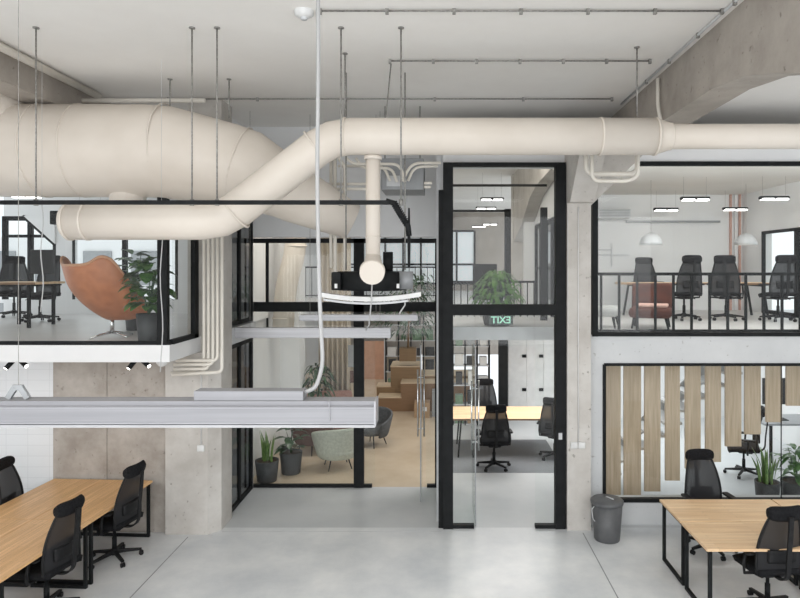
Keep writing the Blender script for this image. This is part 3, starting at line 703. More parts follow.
labs = ['oak-topped desk at the concrete wall, aisle side, end of the left row', 'oak-topped desk at the left, aisle side, nearer the camera with a chair before it', 'oak-topped desk in the left row nearest the camera, aisle side',
        'oak-topped desk by the concrete and white walls, far side of the left row', 'oak-topped desk far side of the left row, next but one to the wall', 'oak-topped desk far side of the left row, nearest the camera']
k = 0
for row in (0, 1):
    for i in range(3 - row):
        c = p0 - dvec * (.7 + 1.4 * i) - nvec * (.35 + .7 * row)
        place(dl, k == 0, c, ang, labs[i + row * 3], 'oak desks in the left row'); k += 1
k = 0
for i, (x, y, lab) in enumerate(((3.45, 7.68, 'pale oak desk at the right, under the long window'), (3.45, 6.95, 'pale oak desk at the right, near side with its corner toward the camera'),
                   (4.86, 7.68, 'pale oak desk at the right edge, window side'), (4.86, 6.95, 'pale oak desk at the right edge, near side'))):
    place(dr, i == 0, (x, y, 0), 0 if i % 2 == 0 else PI, lab, 'pale oak desks at the right')

# ------------------------------------------------------------------ office chair
def make_chair():
    o = thing('office_chair', (0, 0, 0), 'x', 'chair')
    m = MB(); m.lathe([(0, .06), (.045, .065), (.045, .12), (.03, .14), (0, .14)], seg=16)
    for k in range(5):
        a = 2 * PI * k / 5 + PI / 2; d = Vector((math.cos(a), math.sin(a), 0)); q = Matrix.Rotation(a, 4, 'Z')
        m.prism([(0, 0)] * 0 or [(.03, .075), (.03, .125), (.31, .085), (.31, .06)], 'y', -.018, .018)
        n = 8
        for j in range(len(m.v) - 8, len(m.v)): m.v[j] = q @ m.v[j]
    m.build('star_base', 'blackplastic', o, world=False, bevel=.004)
    for k in range(5):
        a = 2 * PI * k / 5 + PI / 2; d = Vector((math.cos(a), math.sin(a), 0)); t = Vector((-d.y, d.x, 0)); m = MB()
        for s in (-1, 1):
            c = d * .305 + t * .014 * s + Vector((0, 0, .028)); m.tube([c - t * .009, c + t * .009], .028, 14)
        m.build('caster', 'blackplastic', o, world=False)
    m = MB(); m.tube([(0, 0, .13), (0, 0, .28), (0, 0, .281), (0, 0, .42)], [.028, .028, .018, .018], 14); m.build('gas_lift', 'black', o, world=False)
    m = MB(); m.rbox(-.12, -.14, .40, .12, .10, .445, .03); m.tube([(.1, .02, .42), (.2, .05, .41), (.26, .06, .395)], .008, 8); m.build('tilt_mechanism', 'blackplastic', o, world=False)
    def seat(u, v):
        x = (u - .5) * .52; y = -.24 + v * .50
        e = (abs(u - .5) * 2) ** 4; f = (abs(v - .5) * 2) ** 4
        z = .50 - .02 * e - .035 * f * (v > .5) + .01 * (1 - v)
        x *= 1 - .12 * f; return Vector((x, y, z))
    m = MB(); m.grid(seat, 14, 14); m.build('seat', 'blackfab', o, world=False, solid=.06)
    def wid(v): return .262 - .03 * (2 * v - .7) ** 2 - .05 * v
    def cy(v): return -.235 - .045 * math.sin(v * 2.6) * 0 - .075 * v - .03 * math.sin(v * PI * 1.1) * -1
    def bk(u, v):
        s = (u - .5) * 2; return Vector((s * wid(v), cy(v) + .045 * s * s, .50 + v * .60))
    m = MB(); m.grid(bk, 12, 16); m.build('back_netting', 'netting', o, world=False, recalc=False)
    for lumb in (0,):
        def lb(u, v):
            s = (u - .5) * 2; return Vector((s * .15, cy(.28) + .045 * s * s * .4 - .018, .61 + v * .13))
        m = MB(); m.grid(lb, 8, 4); m.build('lumbar_pad', 'blackplastic', o, world=False, solid=.02)
    m = MB(); fr = [bk(0, v / 14) for v in range(15)] + [bk(u / 6, 1) for u in range(1, 6)] + [bk(1, 1 - v / 14) for v in range(15)] + [bk(1 - u / 6, 0) for u in range(1, 7)]
    m.tube(fr, .014, 8); m.build('back_frame', 'blackplastic', o, world=False)
    m = MB()
    sp = [(0, -.10, .425), (0, -.25, .43), (0, -.335, .50), (0, -.345, .70), (0, -.375, .95), (0, -.385, 1.13)]
    for a, b in zip(arc(sp, .08, 4)[:-1], arc(sp, .08, 4)[1:]): m.bar(a, b, .05, .02)
    m.build('spine', 'blackplastic', o, world=False, bevel=.004)
    def hd(u, v):
        s = (u - .5) * 2; a = v * 2 * PI
        zz = 1.145 + .078 * math.sin(a); yy = -.325 + .032 * math.cos(a) + .045 * s * s
        sh = (1 - .35 * s ** 8); return Vector((s * .185, yy, 1.145 + (zz - 1.145) * sh))
    m = MB(); m.grid(hd, 14, 14)
    n = 15
    m.f.append([i for i in range(14)]); m.sm.append(False); m.f.append([14 * 15 + i for i in reversed(range(14))]); m.sm.append(False)
    m.build('headrest', 'blackfab', o, world=False)
    for s in (-1, 1):
        m = MB(); m.tube([(s * .10, -.04, .42), (s * .29, -.04, .43), (s * .295, -.04, .52), (s * .285, -.05, .66)], .017, 8)
        ar = m.build('armrest', 'blackplastic', o, world=False)
        m = MB(); m.rbox(s * .285 - .045, -.17, .66, s * .285 + .045, .11, .69, .03); m.build('arm_pad', 'blackplastic', ar, world=False)
    return o
ch = make_chair()
def Yfloor(py, z=0): return F * (EYE - z) / (py - CY)
specs = [
    ((-4.08, 8.02, 0), PI / 2 - .17, 'black mesh office chair at the left row, nearest the concrete wall', None),
    ((-4.18, 6.80, 0), PI / 2 - .20, 'black mesh office chair at the left row, nearer the camera than its neighbour', None),
    ((-5.27, 8.18, 0), -PI / 2 + .1, 'black mesh office chair cut by the left edge of the view against the white wall', None),
    ((3.50, 8.28, 0), PI + .10, 'black mesh office chair facing the hall under the long window', None),
    ((3.50, 6.84, 0), .12, 'black mesh office chair seen from behind at the near right desk', None),
    ((X(494, 11.7), 11.7, 0), .05, 'black mesh office chair seen from behind through the glass door', None),
    ((X(552, 12.6), 12.3, 0), -.3, 'black mesh office chair at the right end of the desk behind the door', None),
    ((X(485, 14.0), 13.75, 0), PI, 'black mesh office chair on the far side of the desk behind the door', None),
    ((X(752, 11.0), 11.3, 0), 1.2, 'black mesh office chair beyond the hanging planks in the stair room', None),
    ((X(648, 13.3), 13.3, FZ + .006), PI, 'black mesh chair upstairs facing out behind the brown armchair', 'office chairs upstairs'),
    ((X(684, 11.6), 11.6, FZ + .006), .15, 'black mesh chair upstairs, first one right of the brown armchair', 'office chairs upstairs'),
    ((X(726, 11.6), 11.6, FZ + .006), -.5, 'black mesh chair upstairs, turned sideways between two others', 'office chairs upstairs'),
    ((X(778, 11.4), 11.4, FZ + .006), .0, 'black mesh chair upstairs in front of the tall side window', 'office chairs upstairs'),
    ((X(40, 11.3), 11.3, FZ + .006), PI - .2, 'black mesh chair behind the desk in the upper left office', 'office chairs upstairs'),
    ((X(14, 12.4), 12.4, FZ + .006), .6, 'black mesh chair at the left window of the upper left office', 'office chairs upstairs'),
]
for i, (loc, rz, lab, g) in enumerate(specs):
    place(ch, i == 0, loc, rz, lab, g or 'mesh office chairs downstairs', .96 if loc[2] > 1 else None)

# desk behind the glass door
def table(name, x0, x1, y0, y1, z0, H, top, label, splay=.0, rail=False):
    o = thing(name, ((x0 + x1) / 2, (y0 + y1) / 2, z0), label, 'desk')
    m = MB(); m.box(x0, y0, z0 + H - .035, x1, y1, z0 + H); m.build('tabletop', top, o, bevel=.002)
    for x, s in ((x0 + .15, 1), (x1 - .15, -1)):
        m = MB()
        for y in (y0 + .08, y1 - .08):
            m.bar((x + s * splay, y, z0 + H - .04), (x - s * 0, y, z0), .05, .03)
        m.bar((x + s * splay, y0 + .08, z0 + H - .055), (x + s * splay, y1 - .08, z0 + H - .055), .03)
        m.build('leg_frame', 'black', o)
    return o
table('long_desk', .2, 2.6, 12.25, 13.35, .004, .76, 'oakpale', 'long oak-topped desk behind the glass entrance door', .06)
table('meeting_table', X(622, 12.4), X(770, 12.4) , 12.1, 12.9, FZ + .006, .66, 'oakpale', 'long table with slanted black legs in the upper right office', .1)
table('office_desk', -7.2, X(72, 11), 10.0, 10.8, FZ + .006, .72, 'oakpale', 'wood-topped desk in the upper left office behind the tan armchair')

# ------------------------------------------------------------------ railing upstairs
rl = thing('railing', (4.3, 9.42, FZ), 'black steel balustrade behind the upper right glazing', 'railing')
m = MB(); yr_ = 9.42; m.box(2.2, yr_ - .02, Z(275.5, yr_), 6.75, yr_ + .02, Z(272.5, yr_)); m.build('top_rail', 'black', rl)
m = MB(); m.box(2.2, yr_ - .02, FZ + .01, 6.75, yr_ + .02, FZ + .045); m.build('bottom_rail', 'black', rl)
k = 0
while 601 + 18.1 * k < 880:
    x = X(601 + 18.1 * k, yr_); m = MB(); m.box(x - .016, yr_ - .016, FZ + .04, x + .016, yr_ + .016, Z(275, yr_)); m.build('baluster', 'black', rl); k += 1

# ------------------------------------------------------------------ hanging plank screen and stair
Yk2 = 10.0
zs = (2.40)
pl = [(83, 117, 365), (124, 164, 365), (172, 209, 350), (220, 254, 325), (266, 302, 298), (313, 349, 282), (359, 396, 246), (404, 441, 218), (453, 490, 190), (500, 533, 152), (545, 580, 122)]
for i, (a, b, yb_) in enumerate(pl):
    pa, pb, py = 570 + a / 2.317, 570 + b / 2.317, 340 + yb_ / 2.317
    m = MB(); z0 = max(Z(py, Yk2), .06); m.box(X(pa, Yk2), Yk2 - .02, z0, X(pb, Yk2), Yk2 + .02, 2.449)
    names = 'first second third fourth fifth sixth seventh eighth ninth tenth eleventh'.split()
    tag(m.build('timber_plank', 'plank', None, bevel=.003), 'upright pale timber plank beside the stair, %s from the window\'s left jamb' % names[i], 'plank', 'upright timber planks beside the stair')
st = thing('staircase', (4.2, 10.6, 0), 'grey metal staircase rising to the right behind the planks', 'stairs')
m = MB(); sx0, sx1 = 2.35, 5.6
for k in range(12):
    x = sx0 + .24 * k; z = .2 * (k + 1); mm = MB(); mm.box(x, 10.15, z - .04, x + .29, 11.1, z); mm.build('tread', 'lightgrey', st)
for y in (11.12,):
    mm = MB(); mm.prism([(sx0 - .05, 0), (sx0 + .22, 0), (sx0 + 12 * .24 + .1, 2.25), (sx0 + 12 * .24 + .1, 2.44), (sx0 + 12 * .24 - .15, 2.44)], 'y', y, y + .03); mm.build('stringer', 'greywall', st)

# ------------------------------------------------------------------ bin
bl = Vector((X(607, 8.62), 8.62, 0))
bn = thing('waste_bin', tuple(bl), 'dark grey plastic waste bin with lid beside the right pillar', 'bin')
m = MB(); m.lathe([(0, 0), (.165, 0), (.17, .01), (.205, .50), (.195, .50), (.16, .02), (0, .02)], bl, 32); m.build('bin_body', 'bin', bn)
m = MB(); m.lathe([(.214, .485), (.218, .50), (.218, .525), (.20, .54), (.0, .555)], bl, 32); m.build('lid', 'bin', bn)
m = MB(); m.tube(arc([bl + Vector((-.19, -.08, .47)), bl + Vector((-.23, -.1, .44)), bl + Vector((-.21, -.09, .30)), bl + Vector((-.18, -.08, .27))], .03), .006, 6); m.build('handle', 'lightgrey', bn)
m = MB(); m.bar(bl + Vector((0, .05, .556)), bl + Vector((.07, -.06, .556)), .012); m.build('lid_hinge', 'lightgrey', bn)

# ------------------------------------------------------------------ plants
def leafshape(m, base, d, L, W, droop=.3, n=4, up=Vector((0, 0, 1))):
    d = d.normalized(); s = d.cross(up)
    if s.length < .1: s = Vector((1, 0, 0))
    s.normalize(); nn = s.cross(d); vs = []
    for i in range(n + 1):
        t = i / n; c = base + d * L * t - Vector((0, 0, 1)) * droop * L * t * t; w = W * math.sin(PI * (t * .93 + .05)) ** .7
        vs += [c - s * w / 2 + nn * w * .12, c, c + s * w / 2 + nn * w * .12]
    fs = []
    for i in range(n): a = i * 3; fs += [(a, a + 1, a + 4, a + 3), (a + 1, a + 2, a + 5, a + 4)]
    m.add(vs, fs, True)
def pot(o, c, r, h, mat='potdark'):
    m = MB(); m.lathe([(0, 0), (r * .78, 0), (r * .82, .01), (r, h), (r * .93, h), (r * .9, h - .03), (0, h - .03)], c, 28); m.build('pot', mat, o)
    m = MB(); m.lathe([(0, h - .022), (r * .89, h - .022)], c, 20); m.build('soil', 'soil', o)
def bushy(name, c, r, h, H, spread, n, L, W, leafm, label, potmat='potdark', seed=1, droop=.4, lowest=.1):
    rnd = random.Random(seed); c = Vector(c); o = thing(name, tuple(c), label, 'plant'); pot(o, c, r, h, potmat)
    ms = MB(); ml = MB(); top = H - h
    for k in range(max(3, n // 14)):
        a = rnd.uniform(0, 2 * PI); q = rnd.uniform(.2, .9) * spread; hh = h + top * rnd.uniform(.5, .95)
        ms.tube([c + Vector((0, 0, h - .03)), c + Vector((math.cos(a) * q * .3, math.sin(a) * q * .3, h + (hh - h) * .5)), c + Vector((math.cos(a) * q * .8, math.sin(a) * q * .8, hh))], [.012, .008, .004], 6)
    for k in range(n):
        a = rnd.uniform(0, 2 * PI); t = rnd.uniform(lowest, 1); q = spread * math.sin(PI * min(.95, t * .8 + .12)) * math.sqrt(rnd.random())
        b = c + Vector((math.cos(a) * q * .8, math.sin(a) * q * .8, h + top * t * .9))
        leafshape(ml, b, Vector((math.cos(a), math.sin(a), rnd.uniform(-.3, .9))), L * rnd.uniform(.7, 1.2), W * rnd.uniform(.8, 1.2), droop)
    ms.build('stems', 'leafdark', o); ml.build('foliage', leafm, o, recalc=False)
    return o
def spears(name, c, r, h, H, n, W, leafm, label, seed=1, lean=.25):
    rnd = random.Random(seed); c = Vector(c); o = thing(name, tuple(c), label, 'plant'); pot(o, c, r, h)
    m = MB()
    for k in range(n):
        a = rnd.uniform(0, 2 * PI); q = rnd.uniform(0, r * .6); LL = (H - h) * rnd.uniform(.55, 1); ln = rnd.uniform(0, lean); tw = rnd.uniform(0, PI)
        vs = []
        for i in range(7):
            t = i / 6; p = c + Vector((math.cos(a) * (q + ln * LL * t * t), math.sin(a) * (q + ln * LL * t * t), h - .03 + LL * t))
            w = W * (.7 + .6 * t) * (1 - t ** 3) + .002; s = Vector((math.cos(tw + t), math.sin(tw + t), 0)); vs += [p - s * w / 2, p + s * w / 2]
        m.add(vs, [(2 * i, 2 * i + 1, 2 * i + 3, 2 * i + 2) for i in range(6)], True)
    m.build('blades', leafm, o, recalc=False); return o
c = (X(149, 8.22), 8.22, FZ + .006)
bushy('rubber_plant', c, .155, .36, 1.12, .27, 90, .19, .14, 'leaf', 'round-leaved green plant in a charcoal pot beside the tan armchair', seed=3, droop=.5)
bushy('rubber_plant', (X(134, 9.7), 9.7, FZ + .006), .13, .3, 1.25, .25, 26, .26, .20, 'leafpale', 'tall plant with big grey-green leaves behind the tan armchair', seed=5)
bushy('bushy_plant', (X(497, 10.6), 10.6, FZ), .26, .22, .98, .50, 420, .13, .055, 'leaffresh', 'dense bushy green plant on the gallery edge behind the door glass', seed=8, droop=.9, lowest=.0)
spears('snake_plant', (X(267, 10.98), 10.98, 0), .20, .36, .92, 15, .045, 'leafspear', 'snake plant in a charcoal pot, left of the two inside the recess glass', 4)
bushy('rubber_plant', (X(291, 11.4), 11.4, 0), .20, .38, 1.0, .24, 30, .22, .13, 'leafdark', 'dark broad-leaved plant in a charcoal pot, right of the snake plant', seed=9)
spears('spear_plant', (X(769, 9.65), 9.7, 0), .18, .42, 1.0, 26, .045, 'leafspear', 'upright spear-leaved plant in a round black pot inside the long window', 6, .35)
bushy('potted_plant', (X(801, 9.65), 9.78, 0), .22, .40, .95, .24, 60, .22, .08, 'leaf', 'leafy green plant in a dark bowl at the right end of the long window', seed=11)
bushy('hanging_ivy', (X(318, 13.5), 13.5, 0), .2, .9, 1.75, .35, 90, .22, .07, 'leafdark', 'trailing dark plant on a tall pot in the lounge behind the near light', seed=12, droop=.9)
# indoor tree on wooden platform
t = Vector((X(408, 16.9), 16.9, 1.21)); tr = thing('indoor_tree', tuple(t), 'loose indoor tree in a square planter on the wooden platform', 'tree')
m = MB(); m.box(t.x - .22, t.y - .2, t.z, t.x + .22, t.y + .2, t.z + .34); m.build('planter', 'ply', tr, bevel=.01)
m = MB(); m.tube([t + Vector((0, 0, .3)), t + Vector((.02, 0, 1)), t + Vector((0, .02, 1.7))], [.03, .022, .015], 8)
rnd = random.Random(4); ml = MB()
for k in range(10):
    a = rnd.uniform(0, 2 * PI); m.tube([t + Vector((0, 0, .9 + .07 * k)), t + Vector((math.cos(a) * .6, math.sin(a) * .6, 1.3 + .1 * k))], [.012, .005], 5)
for k in range(520):
    a = rnd.uniform(0, 2 * PI); q = rnd.random() ** .5 * 1.0; z = rnd.uniform(.75, 2.3)
    leafshape(ml, t + Vector((math.cos(a) * q, math.sin(a) * q * .7, z)), Vector((math.cos(a), math.sin(a), rnd.uniform(-.6, .3))), .2, .07, .5, 2)
m.build('trunk', 'ply', tr); ml.build('crown', 'leafdark', tr, recalc=False)

# ------------------------------------------------------------------ tan egg armchair upstairs
e0 = Vector((X(112, 8.75), 8.75, FZ + .006))
eg = thing('egg_armchair', tuple(e0), 'tan leather swivel egg armchair with tall winged back seen from behind', 'armchair', rz=0)
rot = Matrix.Rotation(math.radians(-30), 4, 'Z')   # chair faces away and to the right
def shell(u, v):
    # u runs round from one wing to the other, v from the seat up to the rim; the opening faces local +Y
    a = (u - .5) * 2; th = a * 1.95; c = abs(a)
    Hh = .74 + .11 * math.exp(-((c - .50) / .16) ** 2)
    if c > .62: Hh -= (c - .62) / .38 * .62
    t = v; rad = .12 + .37 * math.sin(min(1, t * 1.25) * PI / 2)
    lean = .27 * t * (Hh / .85)
    x = math.sin(th) * rad * 1.08; y = -math.cos(th) * rad * .9 - lean + .10
    return rot @ Vector((x, y, .24 + Hh * t ** 1.2))
m = MB(); m.grid(shell, 30, 16); m.v = [v + e0 for v in m.v]; m.build('shell', 'tan', eg, solid=.035, sub=1)
m = MB()
m.tube([e0 + shell(k / 40, 1.0) for k in range(41)], .02, 8); m.build('piping', 'tandark', eg)
m = MB(); m.lathe([(0, .27), (.15, .27), (.28, .31), (.33, .37), (.31, .41), (.2, .43), (0, .435)], seg=28); m.v = [rot @ (v + Vector((0, .13, 0))) + e0 for v in m.v]; m.build('seat_cushion', 'tan', eg)
m = MB(); m.tube([e0 + Vector((0, 0, .05)), e0 + Vector((0, 0, .29))], .028, 14); m.build('pedestal', 'chrome', eg)
m = MB()
for k in range(4):
    a = PI / 4 + k * PI / 2 + .3; m.tube([e0 + Vector((0, 0, .07)), e0 + Vector((math.cos(a) * .16, math.sin(a) * .16, .045)), e0 + Vector((math.cos(a) * .32, math.sin(a) * .32, .012))], [.02, .015, .012], 8)
m.build('star_foot', 'chrome', eg)

# ------------------------------------------------------------------ lounge chairs
def easy(name, loc, rz, w, fab, label, seatz=.42, H=.72, cushion=None, z0=0, leg='black', deep=.62):
    o = thing(name, loc, label, 'armchair', rz=rz)
    m = MB(); m.rbox(-w / 2, -deep / 2, seatz - .16, w / 2, deep / 2, seatz, .07, 4); m.build('seat', fab, o, world=False)
    def bk(u, v):
        s = (u - .5) * 2; return Vector((s * w / 2 * (1 + .0 * v), -deep / 2 + .03 - .13 * v + .05 * s * s, seatz - .12 + v * (H - seatz + .12)))
    m = MB(); m.grid(bk, 10, 6); m.build('backrest', fab, o, world=False, solid=.09, sub=1)
    if cushion:
        m = MB(); m.rbox(-w / 2 + .06, -deep / 2 + .1, seatz + .002, w / 2 - .1, deep / 2 - .08, seatz + .05, .05, 3); m.build('seat_pad', cushion, o, world=False)
    for sx in (-1, 1):
        for sy in (-1, 1):
            m = MB(); m.tube([(sx * (w / 2 - .09), sy * (deep / 2 - .09), seatz - .14), (sx * (w / 2 - .05), sy * (deep / 2 - .05), 0)], [.026, .014], 10); m.build('leg', leg, o, world=False)
    return o
easy('lounge_armchair', (X(651, 10.1), 10.1, FZ + .006), PI - .38, .64, 'brown', 'brown leather armchair with a blush seat pad behind the balustrade', .33, .70, 'blush')
easy('lounge_armchair', (X(604, 10.2), 10.2, FZ + .006), -PI / 2 - .4, .5, 'greyfab', 'pale grey armchair beside the black jamb upstairs', .34, .62, deep=.5)
# sage tub chair
def tub(name, loc, rz, fab, label, R=.38, H=.72, sz=.40):
    o = thing(name, loc, label, 'armchair', rz=rz)
    def sh(u, v):
        a = (u - .5) * 2 * 2.1; hh = sz - .2 + (H - sz + .2 - .22 * (abs(u - .5) * 2) ** 2) * v
        r_ = R * (.72 + .32 * v ** .7); return Vector((math.sin(a) * r_ * 1.08, -math.cos(a) * r_, hh))
    m = MB(); m.grid(sh, 22, 8); m.build('shell', fab, o, world=False, solid=.05, sub=1)
    m = MB(); m.lathe([(0, sz - .17), (R * .8, sz - .15), (R * .95, sz - .07), (R * .85, sz), (0, sz + .01)], seg=24); m.build('seat_cushion', fab, o, world=False)
    for k in range(4):
        a = PI / 4 + k * PI / 2; m = MB(); m.tube([(math.cos(a) * .2, math.sin(a) * .2, sz - .15), (math.cos(a) * .3, math.sin(a) * .3, 0)], [.014, .009], 8); m.build('leg', 'black', o, world=False)
    return o
tub('tub_chair', (X(338, 11.75), 11.75, 0), .35, 'sage', 'sage green tub chair behind the recess glass, left of the mullion', .42, .80)
tub('tub_chair', (X(372, 13.2), 13.2, 0), 2.6, 'darkfab', 'dark grey tub chair half hidden behind the black mullion', .38)
tub('tub_chair', (X(312, 12.6), 12.7, 0), .9, 'maroon', 'brown tub chair between the dark plant and the sage chair', .40, .74)
sf = thing('sofa', (X(315, 14.2), 14.4, 0), 'dusty pink sofa behind the tub chairs in the lounge', 'sofa', rz=.15)
m = MB(); m.rbox(-.8, -.4, .08, .8, .4, .42, .08, 4); m.build('seat', 'pink', sf, world=False)
m = MB(); m.rbox(-.8, .28, .3, .8, .5, .80, .08, 4); m.build('backrest', 'pink', sf, world=False)
for s in (-1, 1):
    m = MB(); m.rbox(s * .82 - .1, -.4, .08, s * .82 + .1, .48, .6, .07, 4); m.build('armrest', 'pink', sf, world=False)
for sx in (-1, 1):
    for sy in (-1, 1):
        m = MB(); m.tube([(sx * .7, sy * .3, .1), (sx * .7, sy * .3, 0)], .02, 8); m.build('leg', 'black', sf, world=False)

# stepped wooden platform
Yw = 16.3
pf = thing('seating_platform', (X(405, Yw), Yw, 0), 'stepped plywood seating platform on the beige lounge floor', 'platform')
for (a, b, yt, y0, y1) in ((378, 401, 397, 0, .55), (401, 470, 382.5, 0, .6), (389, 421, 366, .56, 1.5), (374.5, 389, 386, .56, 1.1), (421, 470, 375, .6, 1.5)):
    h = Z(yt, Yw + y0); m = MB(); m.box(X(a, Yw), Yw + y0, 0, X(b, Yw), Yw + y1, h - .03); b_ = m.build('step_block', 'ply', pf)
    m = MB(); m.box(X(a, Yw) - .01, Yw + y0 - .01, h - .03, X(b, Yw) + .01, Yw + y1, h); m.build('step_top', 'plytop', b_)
cb = thing('cardboard_box', (X(422, 15.8), 15.8, 0), 'brown cardboard box with white label before the wooden platform', 'box')
m = MB(); m.box(X(414.5, 15.8), 15.6, 0, X(430, 15.8), 16.0, .36); m.build('box_body', 'card', cb, bevel=.005)
m = MB(); m.box(X(423, 15.8), 15.59, .16, X(427, 15.8), 15.6, .26); m.build('paper_label', 'whiteplastic', cb)
m = MB(); m.box(X(432, 15.9), 15.7, 0, X(444, 15.9), 16.1, .62)
tag(m.build('storage_cabinet', 'grey', None, bevel=.01), 'grey storage cabinet beside the cardboard box', 'cabinet')
# lounge background
bp = thing('booth_panel', (X(372, 21), 21, 0), 'salmon pink low partition with stools at the back of the lounge', 'partition')
m = MB(); m.box(X(362, 21), 21, .0, X(384, 21), 21.08, 1.25); m.build('panel', 'salmon', bp)
m = MB(); m.box(X(384, 21), 20.98, 0, X(386, 21), 21.1, 1.6); m.box(X(360, 21), 20.98, 0, X(362, 21), 21.1, 1.6); m.build('post', 'lightgrey', bp)
m = MB()
for k in range(26):
    pass
def cur(u, v): return Vector((X(318 + 32 * u, 15.4), 15.5 + .06 * math.sin(u * 40), 0.02 + v * 4.6))
m.grid(cur, 80, 2); tag(m.build('curtain', 'curtain', None, solid=.01), 'beige pleated curtain hanging in the lounge', 'curtain')
m = MB(); m.box(X(348, 14.5), 14.5, Z(367, 14.5), X(361, 14.5), 14.53, Z(345, 14.5)); m.tube([(X(354, 14.5), 14.51, Z(345, 14.5)), (X(354, 14.5), 14.51, CZ)], .005, 5)
hb = thing('hanging_board', (X(354, 14.5), 14.5, Z(382, 14.5)), 'dark grey hanging board in the lounge with a smaller brown one below', 'board'); m.build('board', 'grey', hb)
m = MB(); m.box(X(350, 14.5), 14.5, Z(383, 14.5), X(357, 14.5), 14.53, Z(371, 14.5)); m.tube([(X(354, 14.5), 14.51, Z(371, 14.5)), (X(354, 14.5), 14.51, Z(367, 14.5))], .005, 5); m.build('lower_board', 'maroon', hb)
m = MB(); m.box(X(272, 13), 13, 0, X(300, 13), 13.5, CZ); struct('pillar_lounge', m, 'white', 'white square pillar in the lounge', 'pillar')
m = MB(); m.tube(arc([P(296, 200, 12.2), P(296, 250, 12.2), P(286, 285, 12.2), P(283, 330, 12.2)], .3), .20, 24)
ld = thing('lounge_duct', P(283, 330, 12.2), 'bent cream duct behind the upper recess glass', 'duct'); m.build('duct_run', 'duct', ld)
seam(ld, P(296, 246, 12.2), (0, 0, 1), .20); seam(ld, P(283, 318, 12.2), (0, 0, 1), .20)
# inner partition of lounge left: dark framed glass
m = MB()
for y in (12.3,):
    for px in (247, 266): m.box(X(px, y) - .04, y - .03, 0, X(px, y) + .04, y + .03, 4.3)
    m.box(X(247, y), y - .03, 2.45, X(266, y), y + .03, 2.75); m.box(X(247, y), y - .03, 4.2, X(266, y), y + .03, 4.3); m.box(X(247, y), y - .03, 0, X(266, y), y + .03, .06)
framed('window_8', 'narrow dark glazed partition at the left of the lounge', m, [rectY(X(247, 12.3), X(266, 12.3), .05, 2.5, 12.3), rectY(X(247, 12.3), X(266, 12.3), 2.7, 4.25, 12.3)], glass='dimglass')
# far lounge: upper gallery, shelves, window grid
m = MB(); m.box(-4.6, 20.5, 2.49, .04, 27, FZ); struct('floor_gallery_far', m, 'lightgrey', 'far gallery slab above the lounge', 'floor')
gr = thing('railing', (-3, 20.55, FZ), 'thin black railing on the far gallery above the lounge', 'railing')
m = MB(); m.box(-4.6, 20.5, FZ + .95, .04, 20.55, FZ + 1); m.box(-4.6, 20.5, FZ + .05, .05, 20.54, FZ + .08); m.build('top_rail', 'black', gr)
for k in range(24):
    m = MB(); x = -4.5 + k * .195; m.box(x - .01, 20.51, FZ, x + .01, 20.53, FZ + .95); m.build('baluster', 'black', gr)
def shelf(px0, px1, yb_, Y, H, rows, cols, label, seed):
    x0, x1 = X(px0, Y), X(px1, Y); z0 = yb_
    o = thing('shelving_unit', ((x0 + x1) / 2, Y, z0), label, 'shelf'); w = .03
    m = MB()
    for k in range(cols + 1): x = x0 + (x1 - x0) * k / cols; m = MB(); m.box(x - w / 2, Y - .15, z0, x + w / 2, Y + .15, z0 + H); m.build('upright', 'black', o)
    pass
    for k in range(rows + 1): z = z0 + .02 + (H - .04) * k / rows; m = MB(); m.box(x0, Y - .15, z - .012, x1, Y + .15, z + .012); m.build('shelf_board', 'lightgrey', o)
    rnd = random.Random(seed)
    for r_ in range(rows):
        for c_ in range(cols):
            if rnd.random() < .8:
                cx = x0 + (x1 - x0) * (c_ + .5) / cols; z = z0 + .033 + (H - .04) * r_ / rows
                w2 = (x1 - x0) / cols * rnd.uniform(.25, .38); h2 = H / rows * rnd.uniform(.35, .75)
                cn = ['card', 'whiteplastic', 'grey', 'potdark', 'leafpale'][rnd.randrange(5)]
                nm = {'card': 'brown', 'whiteplastic': 'white', 'grey': 'grey', 'potdark': 'black', 'leafpale': 'green'}[cn]
                pos = ['bottom', 'second', 'third', 'fourth', 'fifth', 'sixth'][r_]; pc = ['first', 'second', 'third', 'fourth', 'fifth', 'sixth'][c_]
                m = MB(); m.box(cx - w2, Y - .11, z, cx + w2, Y + .11, z + h2)
                tag(m.build('storage_box', cn, None, bevel=.006), '%s storage box on the %s shelf up, %s bay, of the %s' % (nm, pos, pc, label.split(' with ')[0].split(' at ')[0]), 'box', 'boxes on the ' + label.split(' with ')[0].split(' at ')[0])
    return o
shelf(386, 436, 0, 19.6, 2.4, 5, 4, 'open black shelving with boxes at the back of the lounge', 3)
shelf(453, 489, 0, 15.0, 2.3, 5, 3, 'black storage rack with boxes behind the glass door', 5)
m = MB(); Yg = 26.9
for k in range(9): x = -4.55 + k * .75; m.box(x - .04, Yg - .05, FZ + .3, x + .04, Yg, 5.2)
for z in (FZ + .3, 3.8, 5.2): m.box(-4.6, Yg - .05, z - .04, 1.45, Yg, z + .04)
w9 = framed('window_9', 'far window grid above the gallery', m, [])
m = MB(); m.box(-4.6, Yg + .0, FZ + .3, 1.45, Yg + .05, 5.2); m.build('pane', plain('window_daylight', (.8, .85, .88), .5, emit=.22), w9)

